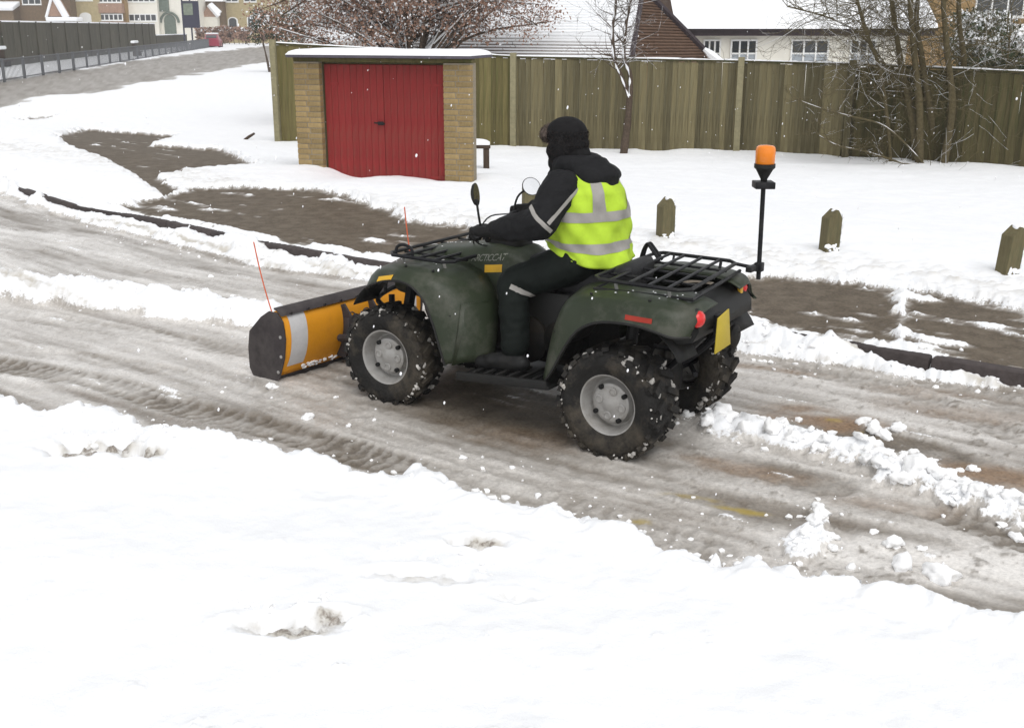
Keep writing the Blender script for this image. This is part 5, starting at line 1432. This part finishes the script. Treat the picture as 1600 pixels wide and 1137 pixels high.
# ================================================================== the rider
M['skin'] = mat('skin', (.42, .25, .18), .55, var=.08)
M['jacket'] = mat('black_jacket', (.0105, .0105, .0115), .85, spec=.2, var=.2, scale=8, bump=.35, bscale=30)
M['trousers'] = mat('dark_green_waterproofs', (.008, .0105, .0092), .75, spec=.12, var=.2, scale=8, bump=.3, bscale=25)
M['glove'] = mat('black_glove', (.010, .0095, .0095), .8, spec=.2, var=.2, bump=.3)
M['boot'] = mat('black_boot', (.010, .010, .010), .6, spec=.25, var=.2, dirt=(.04, .038, .034), dirt_amt=.5)
M['hat'] = mat('black_hat_cloth', (.010, .0095, .010), .9, var=.2)
M['fur'] = mat('dark_fur', (.026, .021, .019), .95, var=.4, scale=30)
M['fur_brown'] = mat('brown_fur', (.10, .078, .066), .95, var=.4, scale=30)
M['vest'] = mat('hi_vis_yellow', (.43, .62, .045), .7, var=.14, scale=7, bump=.12, bscale=20, dirt=(.31, .43, .04), dirt_amt=.55)
M['retro'] = mat('retro_reflective_tape', (.31, .295, .275), .45, var=.10, scale=16)

def capsule(mb, a, b, ra, rb, n=14):
    a, b = np.array(a, float), np.array(b, float)
    mb.tube([lerp(a, b, t) for t in np.linspace(0, 1, 6)], [lerp(ra, rb, t) for t in np.linspace(0, 1, 6)], n)
    mb.ball(a, (ra,)*3, 2); mb.ball(b, (rb,)*3, 2)
def remeshed(name, mb, mt, parent, vox=.012, it=6, wr=0.0, wf=9.0, seed=0, solid=True):
    o = obj(name, mb, mt, parent, smooth=0)
    r = o.modifiers.new('r', 'REMESH'); r.mode = 'VOXEL'; r.voxel_size = vox; r.use_smooth_shade = True
    s = o.modifiers.new('s', 'SMOOTH'); s.iterations = it; s.factor = .5
    bake(o); me = o.data
    if wr:
        V = np.zeros(len(me.vertices)*3); me.vertices.foreach_get('co', V); V = V.reshape(-1, 3)
        N = np.zeros_like(V).ravel(); me.vertices.foreach_get('normal', N); N = N.reshape(-1, 3)
        q = fbm(V[:, 0]*wf + seed, V[:, 1]*wf, V[:, 2]*wf*1.5, 3, seed + 3)
        q = (1 - np.abs(q)*2.2)*.6 + .4*q
        V = V + N*(q*wr)[:, None]; me.vertices.foreach_set('co', V.ravel()); me.update()
    me.materials.clear(); me.materials.append(mt); me.shade_smooth()
    return o

def hand_blob(mb, W, F, U, side, wrist, k=1.0, th=1.0):
    """palm and five bent fingers round a grip; W wrist->knuckle dir, F grip axis pointing to the thumb (inward), U up"""
    W, F, U = [np.array(v, float)/np.linalg.norm(v) for v in (W, F, U)]
    w = np.array(wrist)
    pc = w + W*.055*k + U*.012
    for t in np.linspace(-1, 1, 5): capsule(mb, w + F*t*.022*k, pc + F*t*.034*k + W*.03*k, .015*th, .015*th, 10)
    ln = [.062, .072, .078, .070]
    for i, off in enumerate((-.037, -.0125, .0125, .037)):          # little .. index
        b = pc + F*off*k + W*.034*k
        L = ln[i]*k
        p1 = b + W*L*.34 + U*.004; p2 = p1 + (W*.25 - U*.97)*L*.36; p3 = p2 + (-W*.85 - U*.45)*L*.34
        for q0, q1, r0, r1 in ((b, p1, .0105, .0100), (p1, p2, .0100, .0095), (p2, p3, .0095, .0085)): capsule(mb, q0, q1, r0*th, r1*th, 10)
    t0 = w + W*.030*k + F*.034*k; t1 = t0 + (F*.55 + W*.6 - U*.5)*.040*k; t2 = t1 + (W*.55 - U*.75 + F*.1)*.036*k
    capsule(mb, t0, t1, .013*th, .0115*th, 10); capsule(mb, t1, t2, .0115*th, .0100*th, 10)

def build_rider():
    P = empty('person', ATV_O, ATV_YAW, label='rider in black winter clothes, fur hat and yellow hi-vis vest sitting on the quad', cat='person')
    pel = np.array([-.355, 0, .955]); che = np.array([-.30, 0, 1.22]); nek = np.array([-.215, 0, 1.40]); hed = np.array([-.14, 0, 1.525])
    J = {}
    for s, side in ((1, 'L'), (-1, 'R')):
        J[side] = dict(sh=np.array([-.232 + (.03 if s < 0 else 0), s*.195, 1.315]), el=np.array([-.235, .385, 1.138]) if s > 0 else np.array([-.06, -.385, 1.12]),
                       wr=np.array([.045, .372, 1.070]) if s > 0 else np.array([.275, -.365, 1.075]),
                       hip=pel + np.array([0, s*.10, -.02]), kn=np.array([-.02, s*.325, .775]), an=np.array([-.09, s*.405, .385]), toe=np.array([.115, s*.425, .335]))
    # ---- body: one continuous figure
    b = MB()
    b.ball(pel + [.02, 0, 0], (.115, .15, .10), 3); b.ball(lerp(pel, che, .5) + [.02, 0, 0], (.11, .14, .16), 3); b.ball(che, (.12, .16, .16), 3); b.ball((-.285, 0, 1.31), (.11, .19, .07), 3)
    capsule(b, (-.25, 0, 1.34), nek + [.02, 0, .04], .06, .055)
    b.ball(hed, (.098, .078, .118), 3); b.ball(hed + [.045, 0, -.06], (.055, .055, .055), 2); b.ball(hed + [.105, 0, -.008], (.018, .014, .020), 2); b.ball(hed + [.095, 0, -.052], (.014, .026, .010), 2)
    for s in (1, -1): b.ball(hed + [.0, s*.08, -.005], (.018, .010, .030), 2); b.ball(hed + [.082, s*.032, .022], (.012, .014, .012), 2)
    for s, side in ((1, 'L'), (-1, 'R')):
        j = J[side]
        capsule(b, j['sh'], j['el'], .058, .045); capsule(b, j['el'], j['wr'], .043, .028)
        capsule(b, j['hip'], j['kn'], .088, .058); capsule(b, j['kn'], j['an'], .055, .036)
        capsule(b, j['an'] + [-.03, 0, -.03], j['toe'], .036, .028)
        gd = (np.array([.145, .43, 1.043]) - np.array([.185, .29, 1.053])) if s > 0 else (np.array([.386, -.43, 1.043]) - np.array([.375, -.29, 1.053]))
        hand_blob(b, (.93, 0, -.15), -gd, (.1, 0, 1), side, j['wr'] + [.015, 0, -.004], 1.0, .85)
    remeshed('body', b, M['skin'], P, .009, 4)
    # ---- trousers, boots
    t = MB(); t.ball(pel + [0, 0, -.005], (.150, .175, .105), 3)
    for side in 'LR':
        j = J[side]; capsule(t, j['hip'] + [-.02, 0, -.005], j['kn'], .118, .086); capsule(t, j['kn'], lerp(j['kn'], j['an'], .82), .084, .072)
    tr = remeshed('trousers', t, M['trousers'], P, .011, 4, .017, 8, 2)
    for side in 'LR':
        j = J[side]; m = MB(); capsule(m, lerp(j['kn'], j['an'], .70), j['an'] + [0, 0, -.02], .062, .052); capsule(m, j['an'] + [-.045, 0, -.025], j['toe'] + [.01, 0, .0], .046, .040); capsule(m, j['an'] + [0, 0, -.01], j['toe'] + [-.06, 0, .02], .05, .042)
        bt = remeshed('boot', m, M['boot'], P, .008, 3, .002, 16, 4)
    # ---- jacket with hood
    k = MB()
    secs = [(.93, -.308, .182, .205), (1.0, -.295, .186, .212), (1.1, -.282, .190, .218), (1.2, -.27, .188, .222), (1.28, -.262, .178, .215), (1.335, -.253, .15, .19), (1.385, -.24, .105, .115), (1.42, -.215, .085, .09)]
    ring = lambda z, cx, a, w, n=40, g=0.0: [(cx + (a + g)*math.cos(2*math.pi*q/n), (w + g)*math.sin(2*math.pi*q/n), z) for q in range(n)]
    k.loft([ring(*q) for q in secs])
    for side in 'LR':
        j = J[side]; capsule(k, j['sh'] + [-.01, 0, -.012], lerp(j['sh'], j['el'], .5), .100, .090); capsule(k, lerp(j['sh'], j['el'], .5), j['el'], .090, .083); capsule(k, j['el'], lerp(j['el'], j['wr'], .9), .083, .064)
    jk = remeshed('jacket', k, M['jacket'], P, .010, 4, .015, 9, 6)
    h = MB()                                                            # hood lying on the shoulders
    for a in np.linspace(-1.0, 1.0, 9): h.ball((-.312 - .055*math.cos(a*1.2), .105*a, 1.368 - .020*abs(a)), (.100, .065, .060), 2)
    for a in np.linspace(-2.2, 2.2, 15): h.ball((-.225 - .085*math.cos(a), .105*math.sin(a), 1.405), (.055, .055, .060), 2)
    h.ball((-.315, 0, 1.415), (.085, .10, .045), 2); h.ball((-.385, 0, 1.322), (.072, .125, .066), 2)
    remeshed('hood', h, M['jacket'], P, .009, 5, .007, 10, 9)
    # ---- hi-vis vest (a sleeveless shell over the jacket), its bands on top
    vs_ = [(.895, -.318, .194, .224), (.955, -.312, .197, .226), (1.0, -.300, .200, .228), (1.1, -.287, .205, .236), (1.2, -.275, .204, .240), (1.28, -.268, .194, .232), (1.335, -.258, .170, .206), (1.375, -.243, .135, .150)]
    Z = np.array([q[0] for q in vs_]); C = np.array(vs_)
    def vp(th, z, off=0.0):
        cx, a, w = [np.interp(z, Z, C[:, i]) for i in (1, 2, 3)]
        # folds and slack
        f = .008*math.sin(3*th + z*14) + .006*math.sin(7*th - z*23 + 1.0) + .004*math.sin(11*th + z*40)
        f = max(f + .009, -.001)
        f *= 1.3*np.interp(z, [.91, 1.0, 1.37], [1.2, 1.0, .5])
        zz = z + (.045 + .055*math.cos(th) + .012*math.sin(2*th + .6))*np.interp(z, [.895, 1.0], [1, 0])
        off = off + .022*np.interp(z, [.895, .98], [1, 0])
        return (cx + (a + f + off)*math.cos(th), (w + f + off)*math.sin(th), zz)
    def shell(z0, z1, t0, t1, nz, nt, off):
        rows = [[vp(th, z, off) for th in np.linspace(t0, t1, nt)] for z in np.linspace(z0, z1, nz)]
        return MB().loft(rows, closed=False)
    ve = obj('hi_vis_vest', shell(.895, 1.375, 0.06, 2*math.pi - .06, 46, 120, .004), M['vest'], P, smooth=80, solid=.004, off=0)
    for z in (.968, 1.132): obj('reflective_band', shell(z, z + .052, .06, 2*math.pi - .06, 6, 120, .009), M['retro'], ve, smooth=80)
    for th in (math.pi - .62, math.pi + .62, .62, -.62 + 2*math.pi):
        rows = []
        for z in np.linspace(1.184, 1.372, 20):
            cw = .135 + .03*(1.372 - z)/.18; g = lerp(0, .12, (z - 1.194)/.18) * (1 if th in (math.pi - .62, .62) else -1)
            rows.append([vp(th + q + g*(-1 if th < math.pi and th > 1 else 1)*0, z, .009) for q in np.linspace(-cw, cw, 7)])
        obj('reflective_band', MB().loft(rows, closed=False), M['retro'], ve, smooth=80)
    # ---- sleeve piping and trouser strip: tape laid on the cloth
    wb = Vector((0, 0, CAM_H))
    def tape(o, pix, hw, off=.004, n=14):
        t_ = bvh(o); pts, nr = [], []
        for (x, y) in spline(pix, n):
            d = to_local(np.array([0, 0, CAM_H]) + ray(x, y)*20) - to_local((0, 0, CAM_H)); o0 = Vector(to_local((0, 0, CAM_H)))
            hit = t_.ray_cast(o0, Vector(d).normalized())
            if hit[0] is None: continue
            pts.append(np.array(hit[0])); nr.append(np.array(hit[1]))
        rows = []
        for i in range(len(pts)):
            tg = pts[min(i + 1, len(pts) - 1)] - pts[max(i - 1, 0)]; sd_ = np.cross(tg, nr[i]); sd_ /= np.linalg.norm(sd_) + 1e-9
            row = []
            for q in (-1, -.33, .33, 1):
                c = pts[i] + sd_*hw*q; hh = t_.ray_cast(Vector(c + nr[i]*.08), Vector(-nr[i])); row.append((np.array(hh[0]) if hh[0] is not None else c) + nr[i]*off)
            rows.append(row)
        return MB().loft(rows, closed=False) if len(rows) > 2 else None
    for px, hw in (([(903, 296), (880, 322), (856, 350)], .011), ([(829, 322), (838, 340), (861, 362)], .011)):
        m = tape(jk, px, hw)
        if m: obj('sleeve_piping', m, M['retro'], jk, smooth=80)
    m = tape(tr, [(797, 447), (815, 455), (833, 462)], .014)
    if m: obj('reflective_strip', m, M['retro'], tr, smooth=80)
    # ---- gloves
    for s, side in ((1, 'L'), (-1, 'R')):
        j = J[side]; g = MB()
        gd = (np.array([.145, .43, 1.043]) - np.array([.185, .29, 1.053])) if s > 0 else (np.array([.386, -.43, 1.043]) - np.array([.375, -.29, 1.053]))
        hand_blob(g, (.93, 0, -.15), -gd, (.1, 0, 1), side, j['wr'] + [.015, 0, -.004], 1.26, 1.85)
        capsule(g, lerp(j['el'], j['wr'], .80), j['wr'] + [.02, 0, 0], .066, .054)
        remeshed('glove', g, M['glove'], P, .006, 2, .002, 20, 12)
    # ---- fur hat with ear flaps, scarf over the face
    hc = hed + np.array([-.005, 0, .028])
    m = MB(); m.ball(hc + [-.005, 0, .012], (.118, .102, .092), 3); m.ball(hc + [-.03, 0, -.04], (.10, .098, .075), 3)
    for s in (1, -1): m.ball(hc + [-.010, s*.088, -.070], (.066, .034, .082), 3)
    hat = remeshed('hat', m, M['hat'], P, .008, 3, .003, 20, 14)
    br = MB(); br.ball(hc + [.100, 0, .008], (.040, .086, .050), 3)
    brim = remeshed('hat_brim', br, M['fur_brown'], P, .007, 2, .004, 30, 15)
    sc_ = MB(); sc_.ball(hed + [.035, 0, -.055], (.075, .072, .062), 3); sc_.ball(hed + [-.005, 0, -.115], (.098, .098, .062), 3); sc_.ball((-.19, 0, 1.375), (.115, .115, .05), 3); sc_.ball((-.205, 0, 1.45), (.085, .085, .075), 3); sc_.ball((-.125, 0, 1.345), (.075, .10, .06), 3)
    remeshed('scarf', sc_, M['hat'], P, .008, 3, .006, 18, 17)
    for ob, nm, mt, n, ln in ((hat, 'fur', 'fur', 4200, .011), (brim, 'brim_fur', 'fur_brown', 1500, .012)):
        me = ob.data; me.calc_loop_triangles(); f = MB(); rs = random.Random(8)
        nv = len(me.vertices)
        for q in range(n):
            v = me.vertices[rs.randrange(nv)]; c = np.array(v.co); nn = np.array(v.normal)
            if nm == 'fur' and c[2] > hed[2] + .062: continue
            tt = np.array([rs.gauss(0, 1) for _ in range(3)]); d = nn + tt*.45 + np.array([0, 0, -.25]); d /= np.linalg.norm(d); w = np.cross(d, tt); w = w/(np.linalg.norm(w) + 1e-9)*.0022
            e = c + d*ln*rs.uniform(.5, 1.2); f.add([c - w, c + w, e], [(0, 1, 2)])
        tag(obj(nm, f, M[mt], ob, smooth=0), kind='stuff')
build_rider()

# ================================================================== lumps of snow on the road, twig, falling snow
def build_lumps():
    # (picture x, y, half size in picture px)
    L = [(1078, 640, 13), (1133, 650, 22), (1105, 664, 14), (1188, 655, 17), (1162, 672, 14), (1215, 660, 15), (1205, 680, 14), (1240, 690, 14), (1290, 695, 12), (1275, 706, 10),
         (1350, 655, 11), (1366, 664, 15), (1382, 674, 12), (1402, 668, 10), (1360, 690, 17), (1345, 700, 12), (1380, 712, 15), (1335, 714, 9), (1372, 735, 15), (1352, 728, 11), (1398, 735, 12),
         (1435, 742, 24), (1408, 755, 14), (1460, 752, 15), (1478, 750, 15), (1475, 768, 17), (1500, 762, 12), (1527, 778, 16), (1545, 788, 12), (1580, 790, 16), (1598, 800, 12), (1512, 775, 12),
         (1425, 702, 9), (1412, 707, 7), (1455, 713, 5), (1500, 730, 7), (1519, 726, 10), (1279, 790, 10), (1284, 806, 12), (1274, 822, 12), (1268, 840, 13), (1252, 858, 12), (1296, 830, 14), (1300, 850, 10),
         (1410, 872, 20), (1470, 888, 24), (1395, 845, 15), (1440, 852, 8), (481, 648, 8), (724, 712, 6), (1365, 825, 8), (1330, 880, 8), (1180, 876, 9), (545, 662, 5), (425, 600, 7), (1590, 830, 10), (330, 430, 4), (870, 800, 6)]
    rs = random.Random(12)
    protos = []
    for k in range(7):
        m = MB().ball((0, 0, 0), (1, 1, 1), 3); V = np.array(m.v)
        n = fbm(V[:, 0]*1.2 + k*5, V[:, 1]*1.2, V[:, 2]*1.2, 2, k) * .6 + fbm(V[:, 0]*3.2 + k, V[:, 1]*3.2, V[:, 2]*3.2, 3, k + 20) * .45
        V = V * (1 + n)[:, None]; V[:, 2] = np.where(V[:, 2] < -.35, -.35 + (V[:, 2] + .35)*.3, V[:, 2])
        me = mesh_from('snow_lump', [tuple(v) for v in V], m.f); me.materials.append(M['ice_lump']); me.shade_smooth(); protos.append(me)
    for i, (px, py, hp) in enumerate(L):
        P = on_z(px, py + hp*.4, .02); sc = math.hypot(P[1], CAM_H) / FPX * hp * .95
        z = ground_z(P[0], P[1])
        o = inst('snow_lump', protos[i % 7], None, None, (P[0], P[1], z + sc*.10), (rs.uniform(-.3, .3), rs.uniform(-.3, .3), rs.uniform(0, 6.28)), (sc*rs.uniform(.95, 1.25), sc*rs.uniform(.8, 1.1), sc*rs.uniform(.6, .9)))
        if i < 36: lb, gr = 'white lump in the broken snow ridge trailing from the right rear tyre', 'lumps of the snow ridge behind the quad'
        elif i < 43: lb, gr = 'white lump in the short heap reaching towards the near snow bank', 'lumps of the short heap by the near bank'
        elif hp >= 15: lb, gr = 'large flat slab of snow lying on pale ice by the near bank', 'snow slabs on the pale ice'
        else: lb, gr = 'small single lump of snow lying loose on the slush', 'single small snow lumps'
        tag(o, lb, 'snow lump', gr)
    # crumbs too small to count
    cr = MB(); rs = random.Random(4); todo = []
    def crumbs(line, n, spread, smax):
        P = spline(line, 60)
        for _ in range(n):
            q = P[rs.randrange(60)]; c = on_z(q[0] + rs.gauss(0, spread*1.6), q[1] + rs.gauss(0, spread), .02); todo.append((c[0], c[1], .004 + smax*rs.random()**3))
    crumbs([(1060, 655), (1200, 672), (1330, 700), (1460, 760), (1600, 800)], 190, 14, .022)
    crumbs([(1285, 785), (1270, 830), (1250, 870)], 60, 12, .018)
    crumbs([(150, 640), (300, 678), (560, 730), (790, 785), (950, 815), (1150, 875), (1400, 915)], 170, 9, .018)
    crumbs([(20, 445), (200, 470), (400, 498)], 90, 10, .016)
    crumbs([(130, 350), (300, 390), (560, 435)], 90, 8, .018)
    crumbs([(1150, 545), (1300, 568), (1590, 605)], 90, 8, .018)
    crumbs([(110, 690), (190, 700), (270, 705)], 50, 9, .02); crumbs([(380, 985), (450, 995), (530, 970)], 26, 6, .014); crumbs([(620, 890), (700, 905), (800, 930)], 30, 10, .012)
    crumbs([(300, 600), (600, 680), (900, 770), (1200, 820)], 60, 26, .010)
    T = np.array(todo); gz = terrain(T[:, 0], T[:, 1])[0]
    for (x, y, s), z in zip(todo, gz):
        cr.ball((x, y, z + s*.25), (s*rs.uniform(.8, 1.4), s*rs.uniform(.8, 1.3), s*.75), 1, .8, rs.randrange(99))
    tag(obj('snow_crumbs', cr, M['ice_lump'], None, smooth=60), 'small crumbs of broken snow scattered over the road edges', 'snow crumbs', kind='stuff')
def build_twig():
    P = on_ground(388, 218, .1); z = ground_z(P[0], P[1])
    o = obj('twig', MB().tube([(P[0] - .10, P[1], z - .02), (P[0] + .02, P[1], z + .06), (P[0] + .14, P[1], z + .13)], [.03, .035, .025], 6), M['wood_dark'])
    tag(o, 'short dark stick poking out of the snow left of the garage', 'stick')
def build_flakes():
    rs = random.Random(2); m = MB(); b = MB().ball((0, 0, 0), (1, 1, 1), 1); bv = np.array(b.v)
    for _ in range(700):
        y = 2.2 + 20 * rs.random() ** 1.25; x = rs.uniform(-.56, .56) * (y + .4); z = rs.uniform(.05, 3.2)
        s = rs.uniform(.0012, .0034) * (1 + .05*y); d = np.array([.25, 0, 1.0]) * rs.uniform(.9, 2.0)
        v = bv * s; v = v + np.outer(bv[:, 2], d) * s * .55
        m.add(v + np.array([x, y, z]), b.f)
    tag(obj('falling_snow', m, M['flake'], None, smooth=80), 'white snowflakes drifting down through the air', 'snowflakes', kind='stuff')
M['flake'] = mat('snowflake', (.9, .9, .92), .8, var=.02)
build_lumps(); build_twig(); build_flakes()

def build_haze():
    """snow-filled air: pale even haze round the camera and the whole place"""
    m = bpy.data.materials.new('snowy_air'); m.use_nodes = True; N, L = m.node_tree.nodes, m.node_tree.links
    N.remove(N['Principled BSDF']); v = N.new('ShaderNodeVolumePrincipled'); v.inputs['Color'].default_value = (.97, .97, .98, 1); v.inputs['Density'].default_value = .0011
    v.inputs['Anisotropy'].default_value = .2
    L.new(v.outputs[0], N['Material Output'].inputs['Volume'])
    o = obj('haze', MB().box((0, 200, 5.0), (1400, 1500, 13)), m, None, smooth=0); o['kind'] = 'stuff'; o['label'] = 'pale snowy haze in the air'; o['category'] = 'haze'
HAZE = True
if HAZE: build_haze()
